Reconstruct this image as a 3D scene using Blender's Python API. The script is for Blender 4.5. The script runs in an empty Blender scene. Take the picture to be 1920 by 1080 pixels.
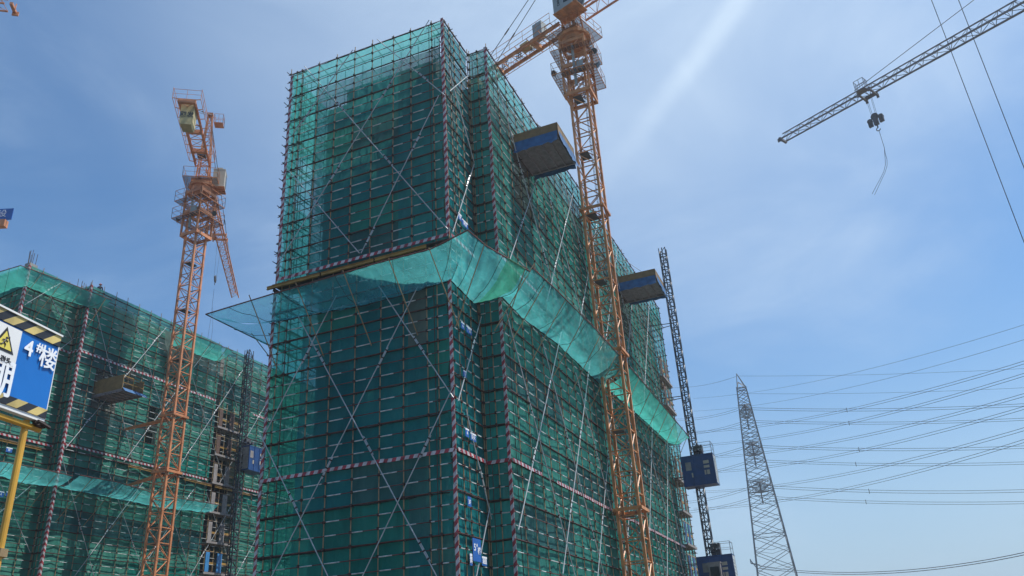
import bpy, math, random
from mathutils import Vector, Matrix, noise
scene = bpy.context.scene
RAD = math.radians
# ---------------------------------------------------------------- camera
F_PX, PITCH, ROLL, AZ = 1516.3651600534538, RAD(25.391502360907428), RAD(3.7922777945650488), RAD(21.21195150379523)
CAM = Vector((0, 0, 1.6))
fwd = Vector((0, math.cos(PITCH), math.sin(PITCH)))
r0 = Vector((1, 0, 0)); u0 = Vector((0, -math.sin(PITCH), math.cos(PITCH)))
cr = math.cos(ROLL) * r0 - math.sin(ROLL) * u0
cu = math.cos(ROLL) * u0 + math.sin(ROLL) * r0
cd = bpy.data.cameras.new('camera'); co = bpy.data.objects.new('camera', cd)
scene.collection.objects.link(co); scene.camera = co
co.matrix_world = Matrix(((cr.x, cu.x, -fwd.x, 0), (cr.y, cu.y, -fwd.y, 0), (cr.z, cu.z, -fwd.z, 1.6), (0, 0, 0, 1)))
cd.sensor_width = 36; cd.lens = F_PX / 1920 * 36; cd.clip_end = 5000; cd.clip_start = .1
# ---------------------------------------------------------------- sky and sun
SUN_AZ, SUN_EL = 90.0, 64.0
w = bpy.data.worlds.new('World'); scene.world = w; w.use_nodes = True
nt = w.node_tree; nt.nodes.clear()
N = nt.nodes.new; LK = nt.links.new
def mth(nt, op, a, b=None, c=None):
    n = nt.nodes.new('ShaderNodeMath'); n.operation = op
    for i, v in enumerate((a, b, c)):
        if v is None: continue
        if isinstance(v, (int, float)): n.inputs[i].default_value = v
        else: nt.links.new(v, n.inputs[i])
    return n.outputs[0]
def mixc(nt, fac, a, b, typ='MIX'):
    n = nt.nodes.new('ShaderNodeMix'); n.data_type = 'RGBA'; n.blend_type = typ
    for i, v in ((0, fac), (6, a), (7, b)):
        if isinstance(v, (int, float)): n.inputs[i].default_value = v
        elif isinstance(v, tuple): n.inputs[i].default_value = v
        else: nt.links.new(v, n.inputs[i])
    return n.outputs[2]
sky = N('ShaderNodeTexSky'); sky.sky_type = 'NISHITA'; sky.sun_disc = False
sky.sun_elevation = RAD(SUN_EL); sky.sun_rotation = RAD(SUN_AZ)
sky.air_density = 1.0; sky.dust_density = .9; sky.ozone_density = 3.2; sky.altitude = 20
tc = N('ShaderNodeTexCoord')
mp = N('ShaderNodeMapping'); mp.inputs['Scale'].default_value = (1.6, 1.6, 3.4); mp.inputs['Rotation'].default_value = (0, RAD(28), RAD(35))
LK(tc.outputs['Generated'], mp.inputs['Vector'])
n1 = N('ShaderNodeTexNoise'); n1.inputs['Scale'].default_value = 1.7; n1.inputs['Detail'].default_value = 7; n1.inputs['Roughness'].default_value = .55; n1.inputs['Distortion'].default_value = .6
LK(mp.outputs[0], n1.inputs['Vector'])
mp3 = N('ShaderNodeMapping'); mp3.inputs['Scale'].default_value = (1.2, 4.5, 4.5); mp3.inputs['Rotation'].default_value = (RAD(20), RAD(50), RAD(25)); LK(tc.outputs['Generated'], mp3.inputs['Vector'])
n3_ = N('ShaderNodeTexNoise'); n3_.inputs['Scale'].default_value = 2.6; n3_.inputs['Detail'].default_value = 9; n3_.inputs['Roughness'].default_value = .62; n3_.inputs['Distortion'].default_value = 1.2; LK(mp3.outputs[0], n3_.inputs['Vector'])
cl = N('ShaderNodeMapRange'); cl.interpolation_type = 'SMOOTHSTEP'
cl.inputs[1].default_value = .40; cl.inputs[2].default_value = .85; cl.inputs[3].default_value = 0; cl.inputs[4].default_value = .55
LK(n1.outputs[0], cl.inputs[0])
# a thin long cirrus streak that runs on a great circle of the sky
da = Vector((0.13, 0.83, 0.54)).normalized(); db = Vector((0.28, 0.69, 0.67)).normalized()
nrm = da.cross(db).normalized(); tang = (db - da * da.dot(db)).normalized()
def vdot(v):
    n = N('ShaderNodeVectorMath'); n.operation = 'DOT_PRODUCT'; LK(tc.outputs['Generated'], n.inputs[0]); n.inputs[1].default_value = v; return n.outputs['Value']
dist = vdot(nrm); along = vdot(tang)
def smooth(x, a, b, lo=0.0, hi=1.0):
    n = N('ShaderNodeMapRange'); n.interpolation_type = 'SMOOTHSTEP'
    for i, v in ((1, a), (2, b), (3, lo), (4, hi)): n.inputs[i].default_value = v
    LK(x, n.inputs[0]); return n.outputs[0]
n2 = N('ShaderNodeTexNoise'); n2.inputs['Scale'].default_value = 3.2; n2.inputs['Detail'].default_value = 5; LK(tc.outputs['Generated'], n2.inputs['Vector'])
wob = mth(nt, 'MULTIPLY_ADD', n2.outputs[0], .05, -.025)
dd = mth(nt, 'ABSOLUTE', mth(nt, 'ADD', dist, wob))
core = smooth(dd, .0, .021, 1.2, 0)
veil = smooth(dd, .0, .12, .4, 0)
rng = mth(nt, 'MULTIPLY', smooth(along, -.06, .22), smooth(along, .95, .55, 0, 1))
front = smooth(vdot(da), .2, .5)
streak = mth(nt, 'MULTIPLY', mth(nt, 'MULTIPLY', mth(nt, 'ADD', core, veil), rng), front)
streak = mth(nt, 'MULTIPLY', streak, mth(nt, 'MULTIPLY_ADD', n1.outputs[0], .9, .15))
# broad bright veil of thin cloud near the sun's side of the zenith
gv = Vector((math.sin(RAD(9)) * math.cos(RAD(52)), math.cos(RAD(9)) * math.cos(RAD(52)), math.sin(RAD(52))))
glow = mth(nt, 'MULTIPLY', smooth(vdot(gv), .80, 1.0, 0, .62), mth(nt, 'MULTIPLY_ADD', n1.outputs[0], 1.1, .45))
cloud = mth(nt, 'MINIMUM', mth(nt, 'ADD', mth(nt, 'ADD', mth(nt, 'MULTIPLY', mth(nt, 'MULTIPLY', cl.outputs[0], mth(nt, 'MULTIPLY_ADD', n3_.outputs[0], 1.9, -.15)), .55), mth(nt, 'MULTIPLY', streak, .42)), glow), .9)
skyt = mixc(nt, 1.0, sky.outputs[0], (.67, 1.0, 1.17, 1), 'MULTIPLY')
zc_ = N('ShaderNodeSeparateXYZ'); LK(tc.outputs['Generated'], zc_.inputs[0])
hz_sky = smooth(zc_.outputs[2], .36, .02, 0, .75)
skyt = mixc(nt, hz_sky, skyt, (3.55, 4.75, 5.7, 1))
skyc = mixc(nt, cloud, skyt, (4.9, 6.1, 7.5, 1))
bg = N('ShaderNodeBackground'); bg.inputs['Strength'].default_value = .112
LK(skyc, bg.inputs['Color']); wo = N('ShaderNodeOutputWorld'); LK(bg.outputs[0], wo.inputs[0])
sd = bpy.data.lights.new('sun', 'SUN'); so = bpy.data.objects.new('sun', sd); scene.collection.objects.link(so)
sd.energy = 5.0; sd.angle = RAD(.53); sd.color = (1, .95, .88)
sdir = Vector((math.sin(RAD(SUN_AZ)) * math.cos(RAD(SUN_EL)), math.cos(RAD(SUN_AZ)) * math.cos(RAD(SUN_EL)), math.sin(RAD(SUN_EL))))
so.rotation_euler = sdir.to_track_quat('Z', 'Y').to_euler()
scene.view_settings.view_transform = 'Standard'; scene.view_settings.look = 'None'
scene.view_settings.exposure = 0.25; scene.view_settings.gamma = 1; scene.view_settings.use_curve_mapping = False
scene.render.engine = 'CYCLES'
scene.cycles.transparent_max_bounces = 28; scene.cycles.max_bounces = 6

# ---------------------------------------------------------------- helpers
C = scene.collection
random.seed(11)
O = Vector((-2.99, 35.67, 0))
U = Vector((math.sin(AZ), math.cos(AZ), 0)); W = Vector((-math.cos(AZ), math.sin(AZ), 0)); Z = Vector((0, 0, 1))
def G(u, w, z): return O + U * u + W * w + Z * z
def px_dir(x, y): return ((x - 960) / F_PX * cr - (y - 540) / F_PX * cu + fwd).normalized()
def at_dist(x, y, D):
    d = px_dir(x, y); return CAM + d * (D / math.hypot(d.x, d.y))
class MB:
    def __init__(s): s.v = []; s.f = []; s.m = []
    def add(s, vs, fs, m=0):
        b = len(s.v); s.v += [tuple(x) for x in vs]
        for f in fs: s.f.append(tuple(i + b for i in f)); s.m.append(m)
    def tube(s, a, b, r, n=5, m=0, r2=None):
        a = Vector(a); b = Vector(b); d = b - a
        if d.length < 1e-6: return
        d.normalize(); x = d.orthogonal().normalized(); y = d.cross(x); r2 = r if r2 is None else r2
        vs = []
        for p, q in ((a, r), (b, r2)):
            for i in range(n):
                t = 2 * math.pi * i / n; vs.append(p + x * (math.cos(t) * q) + y * (math.sin(t) * q))
        fs = [(i, (i + 1) % n, n + (i + 1) % n, n + i) for i in range(n)]
        fs += [tuple(range(n - 1, -1, -1)), tuple(range(n, 2 * n))]
        s.add(vs, fs, m)
    def path(s, pts, r, n=5, m=0):
        for a, b in zip(pts, pts[1:]): s.tube(a, b, r, n, m)
    def obox(s, c, X, Y, Zv, m=0):
        c = Vector(c); vs = [c + X * i + Y * j + Zv * k for k in (-1, 1) for j in (-1, 1) for i in (-1, 1)]
        s.add(vs, [(0, 2, 3, 1), (4, 5, 7, 6), (0, 1, 5, 4), (2, 6, 7, 3), (0, 4, 6, 2), (1, 3, 7, 5)], m)
    def beam(s, a, b, wd, h, m=0, up=None):
        a = Vector(a); b = Vector(b); d = (b - a); L = d.length
        if L < 1e-6: return
        d /= L; upv = Vector(up) if up is not None else (Z if abs(d.z) < .95 else U)
        x = d.cross(upv).normalized(); y = x.cross(d).normalized()
        s.obox((a + b) / 2, x * (wd / 2), d * (L / 2), y * (h / 2), m)
    def ibeam(s, a, b, wd, h, t=.02, m=0):
        a = Vector(a); b = Vector(b)
        s.beam(a + Z * (h / 2 - t / 2), b + Z * (h / 2 - t / 2), wd, t, m); s.beam(a - Z * (h / 2 - t / 2), b - Z * (h / 2 - t / 2), wd, t, m)
        s.beam(a, b, t, h - 2 * t, m)
    def poly(s, pts, th, m=0):
        n = len(pts); th = Vector(th)
        s.add([Vector(p) for p in pts] + [Vector(p) + th for p in pts],
              [tuple(range(n - 1, -1, -1)), tuple(range(n, 2 * n))] + [(i, (i + 1) % n, n + (i + 1) % n, n + i) for i in range(n)], m)
    def grid(s, rows, m=0):
        nr = len(rows); nc = len(rows[0])
        s.add([p for r in rows for p in r], [(j * nc + i, j * nc + i + 1, (j + 1) * nc + i + 1, (j + 1) * nc + i) for j in range(nr - 1) for i in range(nc - 1)], m)
    def merge(s, o): b = len(s.v); s.v += o.v; s.f += [tuple(i + b for i in f) for f in o.f]; s.m += o.m
    def build(s, name, mats, parent=None, loc=None, smooth=False):
        if not isinstance(mats, (list, tuple)): mats = [mats]
        root = parent
        off = Vector((0, 0, 0))
        if root is not None:
            p = root
            while p is not None: off = off + p.location; p = p.parent
            l = Vector((0, 0, 0))
        else: l = Vector(loc) if loc is not None else Vector((0, 0, 0)); off = l
        me = bpy.data.meshes.new(name); me.from_pydata([(a[0] - off.x, a[1] - off.y, a[2] - off.z) for a in s.v], [], s.f)
        for m in mats: me.materials.append(m)
        if len(mats) > 1: me.polygons.foreach_set('material_index', s.m)
        if smooth: me.polygons.foreach_set('use_smooth', [True] * len(s.f))
        me.update()
        o = bpy.data.objects.new(name, me); C.objects.link(o); o.location = l
        if root is not None: o.parent = root
        return o
def tag(o, label=None, cat=None, group=None, kind=None):
    if label: o['label'] = label
    if cat: o['category'] = cat
    if group: o['group'] = group
    if kind: o['kind'] = kind
    return o
def thing(name, label, cat, loc, group=None):
    o = bpy.data.objects.new(name, None); C.objects.link(o); o.location = loc; o.empty_display_size = .3
    return tag(o, label, cat, group)
def emit(root, name, mbs, mats, limit=100, smooth=False):
    out = [mb.build(name, mats, root, smooth=smooth) for mb in mbs[:limit]]
    if len(mbs) > limit:
        r = MB()
        for mb in mbs[limit:]: r.merge(mb)
        o = r.build(name, mats, root, smooth=smooth); o['kind'] = 'stuff'
    return out
def text_mb(body, origin, right, up, size, ext=.01, m=0, align='CENTER', sx=1.0, bold=0.0):
    cu_ = bpy.data.curves.new('lettering', 'FONT'); cu_.body = body; cu_.size = size; cu_.extrude = ext; cu_.align_x = align; cu_.align_y = 'CENTER'
    cu_.resolution_u = 3; cu_.offset = bold
    ob = bpy.data.objects.new('lettering', cu_); C.objects.link(ob)
    dg = bpy.context.evaluated_depsgraph_get(); me = bpy.data.meshes.new_from_object(ob.evaluated_get(dg))
    R_ = Vector(right).normalized(); U_ = Vector(up).normalized(); Nn = R_.cross(U_)
    mb = MB(); mb.add([Vector(origin) + R_ * (v.co.x * sx) + U_ * v.co.y + Nn * v.co.z for v in me.vertices], [tuple(p.vertices) for p in me.polygons], m)
    bpy.data.objects.remove(ob); bpy.data.curves.remove(cu_); bpy.data.meshes.remove(me)
    return mb
# ---------------------------------------------------------------- materials
def mat(name, col, rough=.6, metal=0.0, var=.25, scale=6.0, col2=None, bump=0.0):
    m = bpy.data.materials.new(name); m.use_nodes = True; t = m.node_tree; b = t.nodes['Principled BSDF']
    tcn = t.nodes.new('ShaderNodeTexCoord'); ns = t.nodes.new('ShaderNodeTexNoise'); ns.inputs['Scale'].default_value = scale; ns.inputs['Detail'].default_value = 5
    t.links.new(tcn.outputs['Object'], ns.inputs['Vector'])
    mr = t.nodes.new('ShaderNodeMapRange'); mr.inputs[1].default_value = .3; mr.inputs[2].default_value = .7
    t.links.new(ns.outputs[0], mr.inputs[0])
    c2 = col2 if col2 else tuple(c * (1 - var) for c in col)
    c = mixc(t, mr.outputs[0], (*c2, 1), (*col, 1)); t.links.new(c, b.inputs['Base Color'])
    b.inputs['Roughness'].default_value = rough; b.inputs['Metallic'].default_value = metal
    if bump:
        bp = t.nodes.new('ShaderNodeBump'); bp.inputs['Strength'].default_value = bump; bp.inputs['Distance'].default_value = .03
        t.links.new(ns.outputs[0], bp.inputs['Height']); t.links.new(bp.outputs[0], b.inputs['Normal'])
    return m
def net_mat(name, col, col2, alpha, tcol=(.10, .60, .52), trans=.45, scale=.55, avar=.26, bump=.9, tint=(1, 1, 1)):
    m = bpy.data.materials.new(name); m.use_nodes = True; t = m.node_tree; t.nodes.clear(); n = t.nodes.new; l = t.links.new
    tcn = n('ShaderNodeTexCoord'); ns = n('ShaderNodeTexNoise'); ns.inputs['Scale'].default_value = scale; ns.inputs['Detail'].default_value = 6; ns.inputs['Roughness'].default_value = .65
    l(tcn.outputs['Object'], ns.inputs['Vector'])
    oi = n('ShaderNodeObjectInfo')
    f = mth(t, 'ADD', mth(t, 'MULTIPLY', oi.outputs['Random'], .55), mth(t, 'MULTIPLY_ADD', ns.outputs[0], 1.5, -.5))
    mpp = n('ShaderNodeMapping'); mpp.inputs['Scale'].default_value = (1.7, 1.7, .45); l(tcn.outputs['Object'], mpp.inputs['Vector'])
    nf = n('ShaderNodeTexNoise'); nf.inputs['Scale'].default_value = 1.1; nf.inputs['Detail'].default_value = 5; nf.inputs['Distortion'].default_value = .8; l(mpp.outputs[0], nf.inputs['Vector'])
    f = mth(t, 'ADD', f, mth(t, 'MULTIPLY_ADD', nf.outputs[0], 1.4, -.7))  # uneven sheet tone, with vertical sun-and-shade streaks put into the colour
    n_cl = n('ShaderNodeClamp'); l(f, n_cl.inputs[0])
    bp = n('ShaderNodeBump'); bp.inputs['Strength'].default_value = bump; bp.inputs['Distance'].default_value = .12; l(nf.outputs[0], bp.inputs['Height'])
    c = mixc(t, n_cl.outputs[0], (*col, 1), (*col2, 1))
    d = n('ShaderNodeBsdfDiffuse'); l(c, d.inputs[0]); tr = n('ShaderNodeBsdfTranslucent'); l(mixc(t, n_cl.outputs[0], tuple(x * .75 for x in tcol) + (1,), (*tcol, 1)), tr.inputs[0]); l(bp.outputs[0], d.inputs['Normal']); l(bp.outputs[0], tr.inputs['Normal'])
    ms = n('ShaderNodeMixShader'); ms.inputs[0].default_value = trans; l(d.outputs[0], ms.inputs[1]); l(tr.outputs[0], ms.inputs[2])
    tp = n('ShaderNodeBsdfTransparent'); tp.inputs[0].default_value = (*tint, 1)
    a = mth(t, 'ADD', alpha - avar * .5, mth(t, 'MULTIPLY', mth(t, 'ADD', mth(t, 'MULTIPLY', ns.outputs[0], .6), mth(t, 'MULTIPLY', oi.outputs['Random'], .4)), avar))
    m2 = n('ShaderNodeMixShader'); l(a, m2.inputs[0]); l(tp.outputs[0], m2.inputs[1]); l(ms.outputs[0], m2.inputs[2])
    o = n('ShaderNodeOutputMaterial'); l(m2.outputs[0], o.inputs[0]); return m
def stripe_mat(name, ca, cb, period, axis, rough=.5, duty=.5):
    m = bpy.data.materials.new(name); m.use_nodes = True; t = m.node_tree; b = t.nodes['Principled BSDF']
    tcn = t.nodes.new('ShaderNodeTexCoord'); dn = t.nodes.new('ShaderNodeVectorMath'); dn.operation = 'DOT_PRODUCT'
    t.links.new(tcn.outputs['Object'], dn.inputs[0]); dn.inputs[1].default_value = axis
    fr = mth(t, 'FRACT', mth(t, 'DIVIDE', dn.outputs['Value'], period)); st = mth(t, 'GREATER_THAN', fr, duty)
    ns = t.nodes.new('ShaderNodeTexNoise'); ns.inputs['Scale'].default_value = 2.5; ns.inputs['Detail'].default_value = 6; t.links.new(tcn.outputs['Object'], ns.inputs['Vector'])
    c = mixc(t, st, (*ca, 1), (*cb, 1))
    dirt = mth(t, 'MULTIPLY_ADD', ns.outputs[0], 1.7, .0)
    n_cl = t.nodes.new('ShaderNodeClamp'); t.links.new(dirt, n_cl.inputs[0])
    c = mixc(t, 1.0, c, n_cl.outputs[0], 'MULTIPLY')
    t.links.new(c, b.inputs['Base Color']); b.inputs['Roughness'].default_value = rough; return m
M = {}
M['pole'] = mat('ochre_steel_tube', (.36, .25, .125), .55, 0, .5, 3)
M['pole_dark'] = mat('rusty_coupler', (.045, .03, .025), .7)
M['ledger'] = mat('red_brown_tube', (.13, .045, .035), .6, 0, .5, 3)
M['white'] = mat('white_painted_tube', (.60, .63, .61), .5, 0, .5, 5)
M['brace'] = mat('galvanised_tube', (.50, .53, .54), .42, .35, .3, 2.5)
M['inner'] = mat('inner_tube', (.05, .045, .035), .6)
M['band'] = mat('rolled_net', (.02, .035, .032), .9, 0, .6, 5)
M['net'] = net_mat('green_safety_net', (.005, .185, .215), (.025, .275, .29), .80, (.10, .60, .54), .45)
M['net_dusty'] = net_mat('dusty_green_net', (.028, .150, .165), (.075, .215, .215), .80, (.10, .45, .40), .45)
M['net_fresh'] = net_mat('fresh_green_net', (.006, .20, .17), (.03, .33, .27), .78, (.10, .60, .5), .45)
M['net_right'] = net_mat('sunlit_green_net', (.028, .225, .205), (.11, .43, .36), .83, (.10, .60, .50), .45)  # brighter copy of the front net, the right face's sunlight put into its colour
M['net_left'] = net_mat('dark_green_safety_net', (.024, .19, .155), (.11, .37, .29), .86, (.06, .40, .32), .40)
M['net_thin'] = net_mat('thin_pale_green_net', (.02, .30, .27), (.04, .40, .36), .44, (.20, .95, .78), .62, tint=(.56, .96, .84))
M['grating'] = net_mat('steel_grating', (.10, .065, .05), (.16, .11, .09), .42, (.05, .04, .04), .1, 3)
M['net_old'] = net_mat('faded_net', (.12, .17, .15), (.2, .26, .23), .74, (.2, .3, .26))
M['fan'] = net_mat('teal_fan_net', (.05, .31, .34), (.11, .43, .46), .48, (.15, .72, .74), .55, .9, .3, tint=(.72, .96, .96))
M['fan_green'] = net_mat('green_fan_net', (.02, .30, .25), (.06, .42, .36), .66, (.09, .58, .50), .55, .9, .3)
M['fan_patch'] = net_mat('yellow_green_net', (.05, .30, .17), (.09, .36, .20), .7, (.12, .50, .28), .6)
M['stripe'] = stripe_mat('red_white_board', (.30, .028, .04), (.48, .46, .47), .46, tuple(Z + W + U))
M['stripe_flat'] = stripe_mat('red_white_toe_board', (.32, .028, .04), (.50, .48, .49), .45, tuple(Z * .45 + W + U))
M['concrete'] = mat('raw_concrete', (.21, .205, .195), .9, 0, .4, .7)
M['slab'] = mat('slab_concrete', (.34, .33, .31), .9, 0, .35, .9)
M['dark'] = mat('painted_dark_interior', (.015, .016, .018), .5)  # near-black colour paints the shade inside windows and gate bays
M['planks'] = mat('dark_planks', (.055, .045, .042), .85, 0, .5, 4)
M['deckboard'] = mat('grey_deck_boards', (.30, .28, .30), .85, 0, .35, 3)
M['yellow'] = mat('yellow_beam', (.42, .24, .05), .6, 0, .45, 2.5)
M['postyellow'] = mat('yellow_post_paint', (.62, .34, .04), .45, 0, .25, 4)
M['orange'] = mat('orange_crane_paint', (.68, .29, .10), .5, 0, .5, 1.8)
M['redor'] = mat('red_orange_crane_paint', (.68, .27, .115), .5, 0, .45, 1.5)
M['grey_steel'] = mat('dark_grey_steel', (.10, .095, .10), .55, .2, .3, 2)
M['jibshade'] = mat('backlit_grey_jib', (.17, .16, .165), .6, .1, .35, 2)  # grey paints the jib's unlit silhouette, not its own paint
M['hoist'] = mat('hoist_mast_steel', (.055, .065, .08), .5, .3, .3, 2)
M['blue'] = mat('blue_cage_paint', (.008, .055, .19), .45, 0, .35, 1.8)
M['bluelt'] = mat('light_blue_panel', (.05, .25, .55), .45, 0, .3, 2)
M['cab'] = mat('cream_cab_paint', (.46, .40, .31), .45, 0, .2, 2)
M['cabgrey'] = mat('grey_green_cab_paint', (.30, .34, .33), .45, 0, .2, 2)
M['glass'] = mat('dark_glass', (.02, .03, .04), .12)
M['weight'] = mat('counterweight_concrete', (.48, .40, .20), .85, 0, .25, 2)
M['letter'] = mat('dark_lettering', (.02, .035, .045), .6)
M['letter_white'] = mat('white_lettering', (.78, .80, .82), .5, 0, .1)
M['ply'] = mat('yellow_plywood', (.26, .165, .07), .7, 0, .35, 2.2)
M['tarp'] = mat('blue_tarpaulin', (.028, .13, .31), .75, 0, .45, 2.5, bump=.6)
M['brownboard'] = mat('brown_door_board', (.13, .075, .055), .75, 0, .4, 2)
M['greyboard'] = mat('grey_weathered_board', (.30, .27, .26), .8, 0, .35, 2)
M['galv'] = mat('pylon_galvanised', (.20, .215, .225), .5, .3, .3, .3)
M['wire'] = mat('dark_wire', (.045, .05, .06), .6)
M['rope'] = mat('steel_rope', (.06, .065, .075), .6)
M['signblue'] = mat('sign_blue_vinyl', (.008, .15, .50), .35, 0, .12, 1.5, bump=.12)
M['signwhite'] = mat('sign_white_vinyl', (.74, .74, .72), .45, 0, .12, 2)
M['signyel'] = mat('sign_yellow', (.72, .60, .10), .5, 0, .15, 2)
M['black'] = mat('sign_black', (.02, .02, .022), .5, 0, .3)
M['plateblue'] = mat('floor_plate_blue', (.02, .12, .42), .5, 0, .25, 2)
M['ground'] = mat('dry_earth_ground', (.13, .115, .095), .95, 0, .4, .12)
M['skin'] = mat('skin', (.42, .25, .17), .6); M['cloth'] = mat('dark_work_clothes', (.035, .04, .06), .9)
M['helmet'] = mat('dark_red_helmet', (.35, .05, .04), .4)
M['rebar'] = mat('rusty_rebar', (.10, .07, .055), .8)

# ---------------------------------------------------------------- ground
g = MB(); g.add([(-3000, -3000, 0), (3000, -3000, 0), (3000, 3000, 0), (-3000, 3000, 0)], [(0, 1, 2, 3)])
tag(g.build('ground', M['ground']), kind='structure')

# ---------------------------------------------------------------- scaffolds
def sag_noise(x, y, s): return noise.noise(Vector((x, y, s)))
def scaffold(label, base, segs, z0, z1, zref, boards=(), braces=(), netmat='net', corners=(), zt=None, top_extra=.45, seed=0.0, bandr=.036):
    """segs: dict(p,q,n, poles=[s..] or None, gaps=[(s0,s1)], tone) in plan (u,w)."""
    root = thing('scaffolding', label, 'scaffold', base, 'scaffolds round the buildings')
    rn = random.Random(int(seed * 10) + 5)
    poles, ledgers, bands, nets, inner = [], [], [], [], MB()
    kmin = math.ceil((z0 - zref) / .6 + 1e-3); kmax = math.floor((z1 - zref) / .6 + 1e-3)
    for si, sg in enumerate(segs):
        p = Vector((*sg['p'], 0)); q = Vector((*sg['q'], 0)); n = Vector((*sg['n'], 0)); L = (q - p).length; d = (q - p) / L
        def P(s, z, off=0.0): a = p + d * s + n * off; return G(a.x, a.y, z)
        ss = sg.get('poles') or [L * i / max(1, round(L / 1.42)) for i in range(max(1, round(L / 1.42)) + 1)]
        gaps = sg.get('gaps', [])
        ghost = sg.get('ghost', False)
        for s in ss:
            mb = MB(); j = rn.uniform(-.04, .04)
            ztop = z1 + rn.uniform(.02, top_extra); lean = rn.uniform(-.05, .05)
            mb.tube(P(s + j, z0 - .15), P(s + j + lean, ztop), .029, 5, 0)
            if not ghost:
                for k in range(kmin, kmax + 1):
                    zz = zref + .6 * k; t = (zz - z0) / (z1 - z0)
                    if rn.random() < .8:
                        mb.obox(P(s + j + lean * t, zz + .02, .03), U * .05, W * .05, Z * .06, 1)
            (poles if not ghost else [inner])[0:0] if False else None
            if ghost: inner.merge(mb)
            else: poles.append(mb)
            # inner standard
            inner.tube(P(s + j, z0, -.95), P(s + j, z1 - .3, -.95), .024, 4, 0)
        for k in range(kmin, kmax + 1):
            zz = zref + .6 * k; lift = (k % 3 == 0)
            mb = MB(); e = sg.get('ext', .22)
            ja, jb = rn.uniform(-.03, .03), rn.uniform(-.03, .03)
            def zj(s): return zz + ja * (1 - s / L) + jb * s / L
            xs = [-rn.uniform(.05, e)] + ss + [L + rn.uniform(.05, e)]
            for a, b in zip(xs, xs[1:]):
                c1 = a + (b - a) * rn.uniform(.06, .12); c2 = a + (b - a) * (rn.uniform(.46, .62) if rn.random() < .8 else rn.uniform(.25, .9))
                if b - a < .4 or lift or ghost or rn.random() < .17: mb.tube(P(a, zj(a), .05), P(b, zj(b), .05), .024, 5, 0); continue
                mb.tube(P(a, zj(a), .05), P(c1, zj(c1), .05), .024, 5, 0)
                mb.tube(P(c1, zj(c1), .05), P(c2, zj(c2), .05), .028, 5, 1)
                mb.tube(P(c2, zj(c2), .05), P(b, zj(b), .05), .024, 5, 0)
            if ghost: inner.merge(mb)
            else: ledgers.append(mb)
            if lift:
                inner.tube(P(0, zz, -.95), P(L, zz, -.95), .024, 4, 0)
            if lift:
                for s in ss:   # transoms that reach past the nets
                    inner.tube(P(s + .08, zz - .05, -1.15), P(s + .08, zz - .05, .10 + rn.uniform(0, .14)), .024, 4, 0)
                if not ghost:
                    bm = MB(); s = 0.0; prev = None
                    while s < L + .01:
                        if any(a < s < b for a, b in gaps) or any(a < s < b and h0 < zz < h1 for a, b, h0, h1 in sg.get('holes', [])):
                            prev = None
                            if bm.v: bands.append(bm); bm = MB()
                            s += .38; continue
                        r = bandr * (.55 + 1.1 * abs(sag_noise(s * .9, zz * 3, seed)) + .4 * rn.random())
                        c = P(s, zz - .03 + .05 * sag_noise(s * 1.4, zz, seed + 4), .01)
                        if prev: bm.tube(prev[0], c, prev[1], 5, 0, r)
                        prev = (c, r); s += .38
                    if bm.v: bands.append(bm)
        # nets, one sheet per lift and about 6-15 m of face
        zb = z0
        zs = [z0] + [zref + .6 * k for k in range(kmin, kmax + 1) if k % 3 == 0 and zref + .6 * k > z0 + .5 and zref + .6 * k < z1 - .5] + [z1]
        width = sg.get('sheet', 6.0)
        for zi, (za, zb) in enumerate(zip(zs, zs[1:])):
            cuts = sg.get('cuts') or [L * i / max(1, round(L / width)) for i in range(max(1, round(L / width)) + 1)]
            for a, b in zip(cuts, cuts[1:]):
                holes = [gp for gp in gaps if gp[1] > a and gp[0] < b]
                spans = [(a, b)]
                for h0, h1 in holes:
                    spans = [t for x, y in spans for t in ((x, min(y, h0)), (max(x, h1), y)) if t[1] - t[0] > .25]
                for hs0, hs1, hz0, hz1 in sg.get('holes', []):
                    if za < hz1 - .1 and zb > hz0 + .1 and hs1 > a and hs0 < b:
                        spans = [t for x, y in spans for t in ((x, min(y, hs0)), (max(x, hs1), y)) if t[1] - t[0] > .25]
                for x, y in spans:
                    mb = MB(); nx = max(2, int((y - x) / (.30 if L < 15 else .42))); nz = 7; rows = []
                    amp = sg.get('amp', .07)
                    for j in range(nz + 1):
                        t = j / nz; zz = za + (zb - za) * t; row = []
                        for i in range(nx + 1):
                            s = x + (y - x) * i / nx
                            bulge = math.sin(math.pi * t)
                            o = -.07 - .02 * t + amp * bulge * (sag_noise(s * .55, zz * .35, seed + 1) * 1.0 + .6 * sag_noise(s * 1.7, zz * 1.1, seed + 2)) - .03 * bulge
                            s2 = s
                            if sg.get('scallop'):
                                dd = min(s, L - s)
                                if dd < .8: s2 = s + (1 if s < L / 2 else -1) * .30 * abs(math.sin(math.pi * (zz - zref) / 3.6)) * (1 - dd / .8)
                            row.append(P(s2, zz - .02 * bulge + .03 * sag_noise(s, zz, 9), o))
                        rows.append(row)
                    mb.grid(rows); nets.append((sg['thin'](x, za) if sg.get('thin') else sg.get('mat', netmat), mb))
    ledger_order = ledgers
    emit(root, 'upright_pole', poles, [M['pole'], M['pole_dark']])
    emit(root, 'ledger_tube', ledger_order, [M['ledger'], M['white']])
    emit(root, 'rolled_net_band', bands, M['band'])
    cnt = 0
    rest = {}
    for mk, mb in nets:
        if cnt < 100: mb.build('safety_net', M[mk], root, smooth=True); cnt += 1
        else: rest.setdefault(mk, MB()).merge(mb)
    for mk, mb in rest.items(): tag(mb.build('safety_net', M[mk], root, smooth=True), kind='stuff')
    tag(inner.build('inner_frame', M['inner'], root), kind='stuff')
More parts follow.
